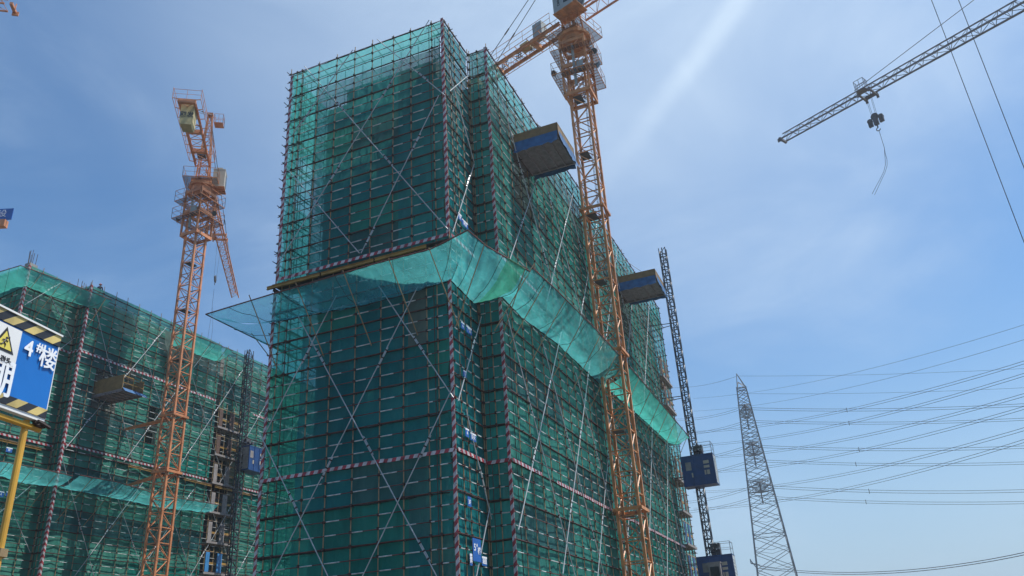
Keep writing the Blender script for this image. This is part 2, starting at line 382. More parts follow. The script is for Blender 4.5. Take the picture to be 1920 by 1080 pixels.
    for (a, b, zb, h, n) in boards:     # horizontal striped boards
        mb = MB(); n3 = U * n[0] + W * n[1]; d = (G(*b, 0) - G(*a, 0)); L = d.length; d.normalize(); k = max(1, int(L / 3)); 
        for i in range(k):
            s0 = L * i / k + .01; s1 = L * (i + 1) / k - .01; dz = rn.uniform(-.02, .02)
            mb.obox(G(*a, zb + dz) + d * ((s0 + s1) / 2) + n3 * .125, d * ((s1 - s0) / 2), n3 * .012, Z * (h / 2))
        mb.build('striped_board', M['stripe_flat'], root)
    for (a, za, zb, n) in corners:
        mb = MB(); n3 = U * n[0] + W * n[1]; sd_ = n3.cross(Z)
        z = za
        while z < zb - .2:
            z2 = min(z + 3.0, zb)
            mb.obox(G(*a, (z + z2) / 2) + n3 * .10 + sd_ * rn.uniform(-.015, .015), sd_ * .085, n3 * .012, Z * ((z2 - z) / 2 - .01)); z = z2
        mb.build('striped_corner_board', M['stripe'], root)
    bl = []
    for (a, za, b, zb, n) in braces:
        mb = MB(); n3 = U * n[0] + W * n[1]; A = G(*a, za) + n3 * .16; B = G(*b, zb) + n3 * .16; d = (B - A); L = d.length; d.normalize()
        mb.tube(A, B, .027, 6); sidev = n3.cross(d).normalized()
        s = rn.uniform(3, 5)
        while s < L - 1:
            mb.tube(A + d * (s - .55) + sidev * .06, A + d * (s + .55) + sidev * .06, .026, 5)
            for t in (-.4, 0, .4): mb.obox(A + d * (s + t) + sidev * .03, d * .035, sidev * .06, n3 * .035, 1)
            s += 5.8
        bl.append(mb)
    emit(root, 'brace_tube', bl, [M['brace'], M['pole_dark']])
    return root
FR = (-1, 0); RT = (0, -1); LF = (0, 1); BK = (1, 0)
UE = 48.0
front_lo = [10.6 - v for v in (10.6, 10.16, 9.72, 8.18, 6.85, 5.4, 3.98, 2.63, 1.33, .81, .06)]
front_up = [10.6 - v for v in (10.6, 10.05, 9.73, 8.54, 7.19, 5.96, 4.7, 3.34, 2.1, .74, .03)]
def vary(x, za, base, dusty=.15):
    h = random.Random(int(x * 37) * 1009 + int(za * 53)).random()
    return 'net_dusty' if h < dusty else ('net_fresh' if h > .86 else base)
def main_segs(fp, up):
    return [dict(p=(0, 10.6), q=(0, 0), n=FR, poles=fp, cuts=([0, 1.9, 4.6, 7.6, 10.6] if up else [0, 1.9, 5.2, 8.15, 9.2, 10.6]), scallop=True, amp=.05, thin=lambda x, za: 'net_thin' if (x < 1 or za > 33.5) else ('net_old' if (not up and 8.1 < x < 8.3 and 15.5 < za < 20) else vary(x, za, 'net', .55 if (not up and za < 9.5 and x > 5) else .12))),
            dict(p=(0, 0), q=(3.3, 0), n=RT, poles=[0.06, .75, 1.35, 2.2, 3.24], sheet=4, amp=.05, ext=.03),
            dict(p=(3.3, 0), q=(3.3, -1.26), n=FR, poles=[.06, .63, 1.2], sheet=3, amp=.04, ext=.03),
            dict(p=(3.3, -1.26), q=(UE, -1.26), n=RT, sheet=9, amp=.13, thin=lambda x, za: 'net_thin' if za > 33.5 else vary(x, za, 'net_right', .2),
                 holes=([(3.6, 6.6, 28.6, 31.4), (28.0, 30.6, 28.6, 30.9), (40.2, 44.7, 21, 31)] if up else [(40.2, 44.7, 0, 22)])),
            dict(p=(0, 10.6), q=(UE, 10.6), n=LF, sheet=24, ghost=True, mat='net_thin', holes=([(0.9, 3.0, 28.6, 30.6)] if up else [(5, 7.2, 14.2, 16.3), (5, 7.2, 7.0, 9.1)]), amp=.05, ext=.4),
            dict(p=(UE, -1.26), q=(UE, 10.6), n=BK, sheet=12, ghost=True, mat='net_thin', amp=.05)]
br_up = [((0, -.0), 36.0, (0, 10.3), 21.9, FR), ((0, 9.7), 35.9, (0, 0.1), 21.7, FR)]
def fw(x, y):   # front-face pixel -> (w,z)
    d = px_dir(x, y); n = U; t = (O - CAM).dot(n) / d.dot(n); p = CAM + d * t - O; return p.dot(W), p.z
def fbr(lst):
    out = []
    for a, b in lst:
        wa, za = fw(*a); wb, zb = fw(*b); out.append(((0, wa), za, (0, wb), zb, FR))
    return out
up_br = fbr([((807, 41), (520, 505)), ((574, 127), (842, 432)), ((664, 97), (552, 255)), ((710, 77), (837, 182)), ((825, 182), (680, 477)), ((540, 317), (677, 477))])
lo_br = fbr([((634, 556), (502, 812)), ((562, 594), (828, 1092)), ((787, 538), (508, 1092)), ((713, 538), (853, 747)), ((853, 725), (680, 1088)), ((490, 812), (624, 1092))])
up_br += [((.1, 0), 21.9, (3.2, 0), 27.9, RT), ((.2, 0), 32.6, (3.2, 0), 28, RT), ((3.2, 0), 34.4, (.3, 0), 31, RT)]
lo_br += [((.1, 0), 13.0, (3.2, 0), 18.4, RT), ((.9, 0), 12.8, (3.25, 0), 8.1, RT), ((3.1, 0), 8.6, (.3, 0), 3.6, RT)]
for k in range(8):
    ub = 4.0 + 5.9 * k
    if ub + 8 < UE - 4: up_br.append(((ub + .4, -1.26), 21.8, (ub + 9.6, -1.26), 35.3, RT))
    if k and ub < UE - 4: up_br.append(((ub + 3, -1.26), 21.8, (max(3.4, ub - 6.2), -1.26), min(35.2, 21.8 + 13.4 * (ub + 3 - max(3.4, ub - 6.2)) / 9.2), RT))
    if ub + 8 < UE - 3: lo_br.append(((ub - .8 if k else 3.4, -1.26), 6.0 if k else 7.5, (ub + 8.6, -1.26), 20.6, RT))
    if ub < UE - 5: lo_br.append(((ub + 10.3 if ub + 10 < 43 else 43, -1.26), 0.6 if ub + 10 < 43 else 5, (ub - 1.0 if k else 3.5, -1.26), 18.6, RT))
lower = scaffold('tall dark green netted scaffold under the teal fan, lower half of main tower', G(0, 0, 0), main_segs(front_lo, False), 0.1, 21.15, 10.74 - .6 * 15,
         boards=[((0, 10.7), (0, 0), 10.74, .17, FR), ((0, 0), (3.3, 0), 10.74, .17, RT), ((3.3, 0), (3.3, -1.26), 10.74, .17, FR), ((3.3, -1.26), (7.2, -1.26), 10.74, .17, RT), ((9.5, -1.26), (UE - 5, -1.26), 10.74, .17, RT)],
         corners=[((0, .02), .2, 19.3, FR), ((3.3, -1.24), .2, 19.6, FR), ((0, 10.55), .2, 20.9, FR)], braces=lo_br, seed=1.0)
upper = scaffold('upper green netted scaffold standing on yellow cantilever beams, see-through at its top left', G(0, 0, 21.5), main_segs(front_up, True), 21.6, 36.05, 21.6,
         boards=[((0, 10.5), (0, 0), 21.72, .18, FR), ((0, 0), (3.3, 0), 21.72, .18, RT), ((3.3, -1.26), (9, -1.26), 21.72, .18, RT)],
         corners=[((0, .02), 21.7, 36.1, FR), ((3.3, -1.24), 21.7, 36.1, FR), ((0, 10.45), 21.7, 35.9, FR)], braces=up_br, seed=2.0, bandr=.026)
# cantilever beams and the dark plank deck under the upper scaffold
mb = MB(); mb.obox(G(.55, 5.3, 21.40), U * .75, W * 5.4, Z * .03); mb.obox(G(2.2, .5, 21.40), U * 1.5, W * .55, Z * .03)
mb.obox(G(25, -.75, 21.40), U * 22, W * .55, Z * .03)
mb.build('plank_deck', M['planks'], upper)
for (wa, wb, zz) in ((11.0, 7.6, 21.26), (7.5, 4.3, 21.27), (4.2, 1.2, 21.28)):
    mb = MB(); mb.ibeam(G(-.22, wa, zz), G(-.22, wb, zz + .01), .12, .18); mb.build('cantilever_beam', M['yellow'], upper)
cb = []
for k in range(8):
    wv = .35 + 1.45 * k; mb = MB(); mb.ibeam(G(-.32, wv, 21.05), G(2.0, wv, 21.05), .10, .18); cb.append(mb)
emit(upper, 'support_beam', cb, M['planks'])
# ---------------------------------------------------------------- the tower's concrete core
def core(label, blocks, floors, wins, loc, grp=None):
    root = thing('apartment_building', label, 'building', loc, 'concrete apartment blocks')
    for (u0_, u1_, w0_, w1_, z0_, z1_) in blocks:
        mb = MB(); mb.obox(G((u0_ + u1_) / 2, (w0_ + w1_) / 2, (z0_ + z1_) / 2), U * (u1_ - u0_) / 2, W * (w1_ - w0_) / 2, Z * (z1_ - z0_) / 2)
        mb.build('wall_block', M['concrete'], root)
    for zf in floors:
        mb = MB()
        for (u0_, u1_, w0_, w1_, z0_, z1_) in blocks:
            if zf < z1_: mb.obox(G((u0_ + u1_) / 2, (w0_ + w1_) / 2, zf), U * ((u1_ - u0_) / 2 + .06), W * ((w1_ - w0_) / 2 + .06), Z * .11)
        mb.build('floor_slab', M['slab'], root)
    ws = []
    for (a, n, wd, zs) in wins:
        n3 = U * n[0] + W * n[1]; s3 = n3.cross(Z)
        for zf in zs:
            mb = MB(); c = G(*a, zf + 1.55)
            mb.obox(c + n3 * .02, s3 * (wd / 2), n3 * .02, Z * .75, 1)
            for sx, sz, hx, hz in ((0, .79, wd / 2 + .08, .04), (0, -.79, wd / 2 + .08, .04), (wd / 2 + .04, 0, .04, .75), (-wd / 2 - .04, 0, .04, .75)):
                mb.obox(c + n3 * .05 + s3 * sx + Z * sz, s3 * hx, n3 * .05, Z * hz, 0)
            ws.append(mb)
    emit(root, 'window', ws, [M['slab'], M['dark']])
    return root
FL = [2.3 + 2.9 * k for k in range(11)]
core('raw grey concrete tower block behind the main scaffold, its top floors unfinished',
     [(1.45, 4.9, 1.25, 7.4, 0, 34.7), (1.46, 4.88, 7.4, 8.75, 0, 33.6), (4.9, 46.9, -.12, 8.7, 0, 34.9)], FL,
     [((1.45, 4.4), FR, 1.5, FL), ((1.45, 6.2), FR, 1.8, FL)] + [((8 + 5.5 * k, -.12), RT, 1.8, FL) for k in range(7)], G(24, 4, 0))
core('long raw concrete block wrapped in netting at the left, rebar on its roof',
     [(11.8, 17.2, 47.1, 57, 0, 35.9), (17.2, 62, 45.9, 57, 0, 35.9)], FL, [((20 + 5.5 * k, 45.9), RT, 1.8, FL) for k in range(7)], G(36, 51, 0))
# ---------------------------------------------------------------- left scaffold
UL0, UL1, ULE, WL = 10.3, 15.7, 60.0, 44.5
lbr = []
for k in range(7):
    for (zb, zt_) in ((21.0, 35.3), (6.5, 20.0)):
        ub = 15.9 + 6.2 * k
        if ub + 8 < ULE: lbr.append(((ub, WL), zb, (ub + 9.0, WL), zt_, RT)); lbr.append(((ub + 7.4, WL), zb, (ub - .1 if k == 0 else ub - 1.6, WL), zt_, RT))
lbr += [((10.5, 45.76), 32.5, (13.6, 45.76), 36, RT), ((10.6, 45.76), 25, (15.6, 45.76), 31.0, RT), ((15.6, 45.76), 31, (11, 45.76), 36.0, RT), ((10.5, 45.76), 13.5, (15.5, 45.76), 19, RT), ((15.5, 45.76), 8, (10.5, 45.76), 2, RT), ((10.5, 45.76), 19, (15.4, 45.76), 12.6, RT)]
lsegs = [dict(p=(ULE, WL + 12), q=(ULE, WL), n=BK, ghost=True, sheet=20),
         dict(p=(UL0, 58), q=(UL0, 45.76), n=FR, sheet=13, amp=.06),
         dict(p=(UL0, 45.76), q=(UL1, 45.76), n=RT, sheet=6, amp=.06, ext=.05),
         dict(p=(UL1, 45.76), q=(UL1, WL), n=FR, poles=[.06, .63, 1.2], sheet=3, ext=.05),
         dict(p=(UL1, WL), q=(ULE, WL), n=RT, sheet=9, amp=.16, thin=lambda x, za: vary(x, za, 'net_left', .22), holes=[(17.6, 21.6, .1, 27.6), (17.6, 18.2, 27, 37), (2.1, 4.8, 25.2, 27.6), (5.4, 6.4, 28.4, 30.2), (8.7, 9.9, 23.5, 25.3)])]
lsc = scaffold('green netted scaffold of the left building, its corners edged in striped boards', G(UL1, WL, 0), lsegs, .1, 36.3, 10.74 - .6 * 15,
         boards=[((UL0, 45.76), (UL1, 45.76), 29.75, .17, RT), ((UL1, 45.76), (UL1, WL), 29.75, .17, FR), ((UL1, WL), (33, WL), 29.75, .17, RT), ((39, WL), (ULE, WL), 29.75, .17, RT),
                 ((UL1, WL), (32.9, WL), 21.3, .17, RT), ((37.6, WL), (ULE, WL), 21.3, .17, RT), ((UL0, 45.76), (UL1, 45.76), 21.3, .17, RT)],
         corners=[((UL0, 45.78), .3, 36.4, FR), ((UL1, WL + .02), .3, 36.4, FR), ((UL0 + .02, 45.76), .3, 36.2, RT), ((UL1 + .02, WL), .3, 36.4, RT)], braces=lbr, netmat='net_left', seed=3.0)
mb = MB(); mb.obox(G(38, 45.0, 20.95), U * 22, W * .55, Z * .06); mb.obox(G(13, 46.2, 20.95), U * 2.6, W * .5, Z * .06); mb.build('plank_deck', M['planks'], lsc)
for (a, b) in ((10.4, 14.6), (22.6, 26.6), (29.6, 33.5), (34, 39.5), (41, 47)):
    mb = MB(); wv = WL - .2 if a > 15 else 45.56; mb.ibeam(G(a, wv, 20.78), G(b, wv, 20.78), .12, .18); mb.build('cantilever_beam', M['yellow'], lsc)
# torn, faded and hanging net pieces on the left scaffold
def flap(name, label, pts, off, m, seed):
    rows = []
    (a0, a1), (b0, b1) = pts   # top edge (u,z)->(u,z), bottom edge
    for j in range(9):
        t = j / 8; row = []
        for i in range(9):
            s = i / 8; top = (a0[0] + (a1[0] - a0[0]) * s, a0[1] + (a1[1] - a0[1]) * s); bot = (b0[0] + (b1[0] - b0[0]) * s, b0[1] + (b1[1] - b0[1]) * s)
            uu = top[0] + (bot[0] - top[0]) * t + .25 * sag_noise(s * 3, t * 3, seed); zz = top[1] + (bot[1] - top[1]) * t
            row.append(G(uu, WL - off - .35 * math.sin(math.pi * t) * (.5 + sag_noise(s * 4, t * 2, seed + 3)), zz))
        rows.append(row)
    mb = MB(); mb.grid(rows); return tag(mb.build(name, M[m], None, rows[0][4], smooth=True), label, 'torn net')
flap('torn_net', 'faded grey net sheet hanging loose below the left roof edge', (((24.6, 35.0), (29.5, 34.8)), ((25.6, 31.0), (28.6, 31.3))), .22, 'net_old', 3)
flap('torn_net', 'bright green folded net scrap bulging beside the faded sheet', (((27.4, 32.6), (28.9, 33.4)), ((26.6, 31.0), (28.7, 30.6))), .45, 'fan_green', 7)

# ---------------------------------------------------------------- safety fans
def fan(label, outer, inner_, m, poles, sag=.35, nx=16, cat='safety net', seed=0.0, fold=0):
    root = thing('safety_fan', label, cat, G(*inner_[0]), 'net fans slung round the buildings')
    def along(pl, t):
        segl = [(Vector(b) - Vector(a)).length for a, b in zip(pl, pl[1:])]; T = sum(segl) * t
        for (a, b), l in zip(zip(pl, pl[1:]), segl):
            if T <= l + 1e-6: return Vector(a).lerp(Vector(b), min(1, T / max(l, 1e-6)))
            T -= l
        return Vector(pl[-1])
    rows = []
    nx *= 2
    for j in range(15):
        t = j / 14; row = []
        for i in range(nx + 1):
            s = i / nx; a = along(outer, s); b = along(inner_, s); c = a.lerp(b, t)
            z = c.z - sag * math.sin(math.pi * t) * (.8 + .5 * sag_noise(s * nx * .17, t * 2, seed)) + .09 * sag_noise(s * nx * .45, t * 4, seed) + .05 * sag_noise(s * nx * 1.1, t * 7, seed + 2) - .10 * abs(math.sin(math.pi * s * nx / 5.2)) * math.sin(math.pi * t)
            row.append(G(c.x, c.y, z))
        rows.append(row)
    mb = MB(); mb.grid(rows); mb.build('netting', M[m], root, smooth=True)
    mb = MB()
    for a, b in zip(outer, outer[1:]): mb.tube(G(*a), G(*b), .036)
    mb.build('rim_tube', M['ledger'], root)
    for i in range(5, nx, 11):
        mb = MB(); mb.path([rows[j][i] - Z * .02 for j in range(15)], .014, 4); mb.build('seam_cord', M['band'], root)
    if fold:
        mb = MB(); mb.grid([[p - Z * .03 + (rows[0][i] - rows[14][i]) * .02 for i, p in list(enumerate(r))[fold * 2:fold * 2 + 9]] for r in rows]); mb.build('net_patch', M['fan_patch'], root, smooth=True)
    mb = MB(); k = int(nx * .65); prev = None
    for i in range(k + 1):
        c = along(inner_, i / k); c = G(c.x, c.y, c.z + .05 * sag_noise(i * .8, seed, 2)); r = .03 + .03 * random.random()
        if prev: mb.tube(prev[0], c, prev[1], 5, 0, r)
        prev = (c, r)
    mb.build('edge_roll', M['band'], root)
    pl = []
    for (a, b) in poles: mb = MB(); mb.tube(G(*a), G(*b), .027); pl.append(mb)
    emit(root, 'strut_pole', pl, M['pole'])
    return root
fan('blue-teal net fan across the main tower front, one end jutting over open air', [(-2, 13.4, 19.6), (-2, 9, 19.78), (-2, 3, 19.98), (-2, 0, 19.98), (-2.1, -2.0, 20.4)], [(0, 10.6, 19.3), (0, 5, 18.95), (0, 2.6, 19.0), (0, 0, 19.15)], 'fan',
    [((-2.05, wv + .3, 20.05), (-.1, wv - .2, 16.6)) for wv in (10.3, 7.4, 4.6, 2.0, -.2)], nx=26, seed=1)
fan('pale net fan along the hidden left flank, seen against the sky', [(-2, 13.4, 19.6), (14, 13.4, 19.6)], [(0, 10.75, 19.35), (14, 10.75, 19.35)], 'fan',
    [((uu, 13.3, 19.75), (uu + .3, 10.7, 16.4)) for uu in (1.5, 4.5, 7.5, 10.5)], nx=18, seed=2)
fan('brighter teal net fan wrapping the recessed corner, with a green patch', [(-2.1, -2.0, 20.4), (-.4, -2.15, 20.35), (3.0, -3.1, 20.2)], [(0, -.02, 19.15), (2.6, -.05, 18.9), (3.3, -1.3, 19.3)], 'fan',
    [((-.6, -2.2, 20.4), (.1, -.15, 16.7)), ((2.6, -3.0, 20.25), (3.3, -1.35, 17.4))], nx=14, seed=3, fold=9)
fan('long teal net fan on the right face, ending at the crane mast', [(3.0, -3.26, 20.35), (6.4, -3.26, 20.6), (14, -3.26, 20.9), (21.0, -3.26, 20.9)], [(3.4, -1.3, 19.3), (6, -1.3, 19.15), (12, -1.3, 19.6), (20.4, -1.3, 19.5)], 'fan',
    [((uu + .1, -3.26, 20.75), (uu - 1.2, -1.35, 16.9)) for uu in (3.2, 5.2, 8.2, 11.5, 14.8, 18.6)], nx=26, seed=4)
fan('far green-teal net fan beyond the crane mast, next to the hoist', [(22.3, -3.26, 20.9), (32, -3.26, 20.7), (43.0, -3.26, 20.4)], [(21.6, -1.3, 19.7), (32, -1.3, 20.0), (43.2, -1.3, 20.1)], 'fan_green',
    [((uu + .2, -3.26, 20.75), (uu - 1.6, -1.35, 16.6)) for uu in (24.5, 28, 31.2, 34.2, 37.2, 40.0, 42.6)], nx=26, seed=5)
fan('green net fan tucked under the roof edge at the left building corner', [(8.9, 47.5, 35.4), (8.7, 44.6, 35.2), (13, 44.2, 35.3), (17.4, 43.6, 35.2)], [(10.3, 49.5, 33.6), (10.3, 45.7, 34.2), (13, 45.6, 34.2), (15.6, 44.3, 33.9)], 'fan_green',
    [((uu, 44.2, 35.2), (uu - .9, 45.6, 31.6)) for uu in (10.5, 12.5, 14.5)] + [((16.8, 43.7, 35.2), (15.9, 44.4, 32))], nx=20, seed=6)
fan('green net fan under the front roof edge, directly above the blue sign', [(8.9, 57.5, 35.4), (8.9, 47.4, 35.4)], [(10.2, 57.5, 33.4), (10.2, 49.3, 33.6)], 'fan_green',
    [((9.0, wv, 35.4), (10.2, wv, 31.5)) for wv in (49, 52, 55)], nx=14, seed=7)
fan('small bright green net fan near the left roof, beside the orange mast', [(25.0, 42.5, 34.6), (28.5, 42.5, 34.9), (32.8, 42.5, 35.0)], [(25.6, 44.4, 33.6), (28, 44.4, 33.8), (32.0, 44.4, 34.0)], 'fan_green',
    [((uu, 42.5, 34.9), (uu - 1.2, 44.4, 31.2)) for uu in (26.5, 29.5, 31.8)], nx=12, seed=8)
fan('pale sagging net fan low on the left building, behind the yellow post', [(9.6, 43.7, 18.6), (12.6, 43.7, 18.7), (16.4, 43.5, 18.6)], [(10.2, 45.7, 18.2), (13.8, 45.7, 17.8), (15.7, 45.2, 17.9)], 'fan',
    [((uu, 43.7, 18.6), (uu - 1.0, 45.6, 15.0)) for uu in (10.6, 12.8, 15)], nx=12, seed=9)
fan('grey-green net fan low on the left building, crossing behind the orange mast', [(16.2, 42.5, 18.5), (20, 42.5, 18.6), (25, 42.5, 18.3), (32.8, 42.5, 18.5)], [(15.9, 44.4, 17.7), (20.9, 44.4, 17.7), (28, 44.4, 17.7), (32.8, 44.4, 18.1)], 'fan',
    [((uu, 42.5, 18.5), (uu - 1.3, 44.4, 14.9)) for uu in (17.5, 20.2, 23, 25.8, 28.6, 31.2)], nx=24, seed=10)

# ---------------------------------------------------------------- lattice pieces
def lattice_box(mb, c, X, Y, z0, z1, r, rd, nb, m=0, square=True, xdiag=False, mid=True):
    """four chords at c +-X +-Y from z0 to z1 with nb braced bays."""
    cs = [c + X + Y, c - X + Y, c - X - Y, c + X - Y]
    for p in cs:
        if square: mb.beam(p + Z * z0, p + Z * z1, r * 2, r * 2, m, up=X)
        else: mb.tube(p + Z * z0, p + Z * z1, r, 6, m)
    for b in range(nb):
        za = z0 + (z1 - z0) * b / nb; zb = z0 + (z1 - z0) * (b + 1) / nb
        for i in range(4):
            a, d = cs[i], cs[(i + 1) % 4]
            mb.beam(a + Z * za, d + Z * za, rd * 1.5, rd * 1.7, m)
            if xdiag: mb.tube(a + Z * za, d + Z * zb, rd, 4, m); mb.tube(d + Z * za, a + Z * zb, rd, 4, m)
            elif (b + i) % 2 == 0: mb.tube(a + Z * za, d + Z * zb, rd, 4, m)
            else: mb.tube(d + Z * za, a + Z * zb, rd, 4, m)
def railing(mb, pts, h, r=.02, m=0, mid=True, step=1.3):
    for a, b in zip(pts, pts[1:]):
        a = Vector(a); b = Vector(b); L = (b - a).length; k = max(1, round(L / step))
        for i in range(k + 1): p = a.lerp(b, i / k); mb.tube(p, p + Z * h, r, 4, m)
        mb.tube(a + Z * h, b + Z * h, r, 4, m)
        if mid: mb.tube(a + Z * h * .5, b + Z * h * .5, r * .8, 4, m)
def jib_lattice(mb, A, J, Pv, a0, a1, wd, h, r, rd, panel, m=0, taper=1.0, chords=True):
    """triangular jib: two bottom chords, one top chord."""
    n = max(1, round((a1 - a0) / panel))
    def pt(a, k):
        t = (a - a0) / (a1 - a0); s = 1 + (taper - 1) * t
        return A + J * a + (Pv * (wd / 2 * s * k) if k else Z * (h * s))
    for i in range(n):
        x0 = a0 + (a1 - a0) * i / n; x1 = a0 + (a1 - a0) * (i + 1) / n; xm = (x0 + x1) / 2
        for k in (-1, 1): mb.beam(pt(x0, k), pt(x1, k), r * 2, r * 2, m)
        mb.tube(pt(x0, 0), pt(x1, 0), r * 1.15, 6, m)
        for k in (-1, 1): mb.tube(pt(x0, k), pt(xm, 0), rd, 4, m); mb.tube(pt(xm, 0), pt(x1, k), rd, 4, m)
        mb.tube(pt(x0, -1), pt(x0, 1), rd, 4, m)
        mb.tube(pt(x0, -1 if i % 2 else 1), pt(x1, 1 if i % 2 else -1), rd, 4, m)
def floodlight(root, p, d, m):
    mb = MB(); d = Vector(d).normalized(); p = Vector(p)
    mb.tube(p - d * .18, p, .12, 8, 0, .27); mb.tube(p, p + d * .05, .27, 8, 1, .27); mb.tube(p - d * .34, p - d * .18, .09, 6, 0)
    s_ = d.cross(Z).normalized(); mb.tube(p - d * .15 + s_ * .3, p - d * .15 - s_ * .3, .025, 4); mb.tube(p - d * .15 - Z * .4, p - d * .15, .03, 4)
    mb.build('floodlight', [M['grey_steel'], M['glass']], root)
def crane(label, base, mast_az, jib_az, z_top, h_sec, side, z_from, z_cf0, z_cf1, col, jib_len, cj_len, z_jib, head_h, cab_side, ties=(), **k):
    root = thing('tower_crane', label, 'tower crane', base, 'tower cranes')
    c = Vector((base[0], base[1], 0)); a = RAD(mast_az)
    X = Vector((math.cos(a), -math.sin(a), 0)) * (side / 2); Y = Vector((math.sin(a), math.cos(a), 0)) * (side / 2)
    mt = M[col]
    if k.get('mast', True):
        n = int(math.ceil((z_top - z_from) / h_sec)); zz = z_top - n * h_sec
        secs = []
        for i in range(n):
            mb = MB(); z0_ = zz + i * h_sec; lattice_box(mb, c, X, Y, z0_, z0_ + h_sec, .088, .042, 2, xdiag=False)
            for s1, s2 in ((1, 1), (-1, 1), (-1, -1), (1, -1)):   # joint sleeves
                mb.obox(c + X * s1 + Y * s2 + Z * z0_, X.normalized() * .10, Y.normalized() * .10, Z * .16)
            lx = c + X * .45 - Y * .35; lx2 = c + X * .45 + Y * .15      # ladder
            for p in (lx, lx2): mb.tube(p + Z * z0_, p + Z * (z0_ + h_sec), .018, 4, 1)
            for q in range(int(h_sec / .3)): mb.tube(lx + Z * (z0_ + .3 * q), lx2 + Z * (z0_ + .3 * q), .013, 4, 1)
            if i % 2 == 0:   # rest platform plate
                mb.obox(c - X * .3 + Z * (z0_ + .08), X * .5, Y * .8, Z * .015, 1)
            secs.append(mb)
        emit(root, 'mast_section', secs, [mt, M['hoist']])
        # climbing frame
        Xn = X.normalized(); Yn = Y.normalized(); s2 = side / 2 + .32
        mb = MB(); lattice_box(mb, c, Xn * s2, Yn * s2, z_cf0, z_cf1, .08, .04, 3, xdiag=True)
        for zc in (z_cf0, z_cf1 - .3, (z_cf0 + z_cf1) / 2):
            for i, (p, q) in enumerate(((1, 0), (-1, 0), (0, 1), (0, -1))):
                cc = c + Xn * (s2 * p) + Yn * (s2 * q) + Z * zc; mb.obox(cc + Z * (.004 if p else 0), (Yn if p else Xn) * (s2 + (.08 if p else -.075)), (Xn if p else Yn) * .07, Z * .16)
        # hydraulic ram
        mb.tube(c + Yn * -(s2 + .02) + Z * (z_cf0 + .6), c + Yn * -(s2 + .02) + Z * (z_cf1 - .8), .12, 8, 1); mb.tube(c + Xn * .5 - Yn * (s2 + .1) + Z * (z_cf0 + 1.9), c + Xn * .5 - Yn * (s2 + .1) + Z * (z_cf0 + 2.8), .36, 4, 1)
        mb.build('climbing_frame', [mt, M['cabgrey']], root)
        for zc, ext in ((z_cf0 + 1.8, .75), (z_cf1 - 1.4, .7)):
            mb = MB(); so_ = s2 + ext
            for p, q in ((1, 0), (-1, 0), (0, 1), (0, -1)):
                cc = c + (Xn * p + Yn * q) * (s2 + ext / 2 + .05) + Z * zc
                mb.obox(cc, (Yn if p else Xn) * (so_ if p else s2 + .06), (Xn if p else Yn) * (ext / 2 - .02), Z * .004)
            pf = mb.build('walkway', M['grating'], root)
            mb = MB()
            for rr in (so_, s2 + .06):
                rg = [c + Xn * (rr * p) + Yn * (rr * q) + Z * (zc - .035) for p, q in ((1, 1), (-1, 1), (-1, -1), (1, -1), (1, 1))]
                for a_, b_ in zip(rg, rg[1:]): mb.tube(a_, b_, .035, 4)
            for p, q in ((1, 0), (-1, 0), (0, 1), (0, -1)):
                for i in range(7):
                    t_ = -1 + i / 3; e1, e2 = (Xn, Yn) if p else (Yn, Xn); sg_ = p + q
                    mb.tube(c + e1 * sg_ * s2 + e2 * (s2 * t_) + Z * (zc - .035), c + e1 * sg_ * so_ + e2 * (s2 * t_) + Z * (zc - .035), .026, 4)
            mb.build('walkway_frame', mt, pf)
            mb = MB(); ring = [c + Xn * (so_ * p) + Yn * (so_ * q) + Z * (zc + .02) for p, q in ((1, 1), (-1, 1), (-1, -1), (1, -1), (1, 1))]
            railing(mb, ring, 1.15, .022); mb.build('railing', mt, pf)
        for p, d in k.get('lights', []):
            floodlight(root, c + Xn * p[0] + Yn * p[1] + Z * p[2], Vector(d), mt)
    ja = RAD(jib_az); J = Vector((math.sin(ja), math.cos(ja), 0)); Pv = Vector((math.cos(ja), -math.sin(ja), 0))
    if k.get('mast', True):
        mb = MB(); mb.tube(c + Z * (z_cf1), c + Z * (z_cf1 + .45), side * .75, 12); mb.tube(c + Z * (z_cf1 + .45), c + Z * (z_cf1 + .75), side * .95, 14)
        mb.obox(c + Z * (z_cf1 + .95), J * side * .72, Pv * side * .72, Z * .22); mb.build('turntable', mt, root)
        mb = MB(); zc = z_cf1 + .85; e = side * .72
        ring = [c + J * (e + .7) * p + Pv * (e + .7) * q + Z * zc for p, q in ((1, 1), (-1, 1), (-1, -1), (1, -1), (1, 1))]
        for p, q in ((1, 0), (-1, 0), (0, 1), (0, -1)): mb.obox(c + (J * p + Pv * q) * (e + .36) + Z * zc, (Pv if p else J) * (e + .7 if p else e + .025), (J if p else Pv) * .33, Z * .004)
        pf = mb.build('walkway', M['grating'], root); mb = MB(); [mb.tube(a_, b_, .04, 4) for a_, b_ in zip(ring, ring[1:])]; railing(mb, ring, 1.15, .022); mb.build('railing', mt, pf)
    # tower head
    zh0 = z_cf1 + 1.15; hz = z_jib + head_h; apex = c + Z * hz + J * -.15
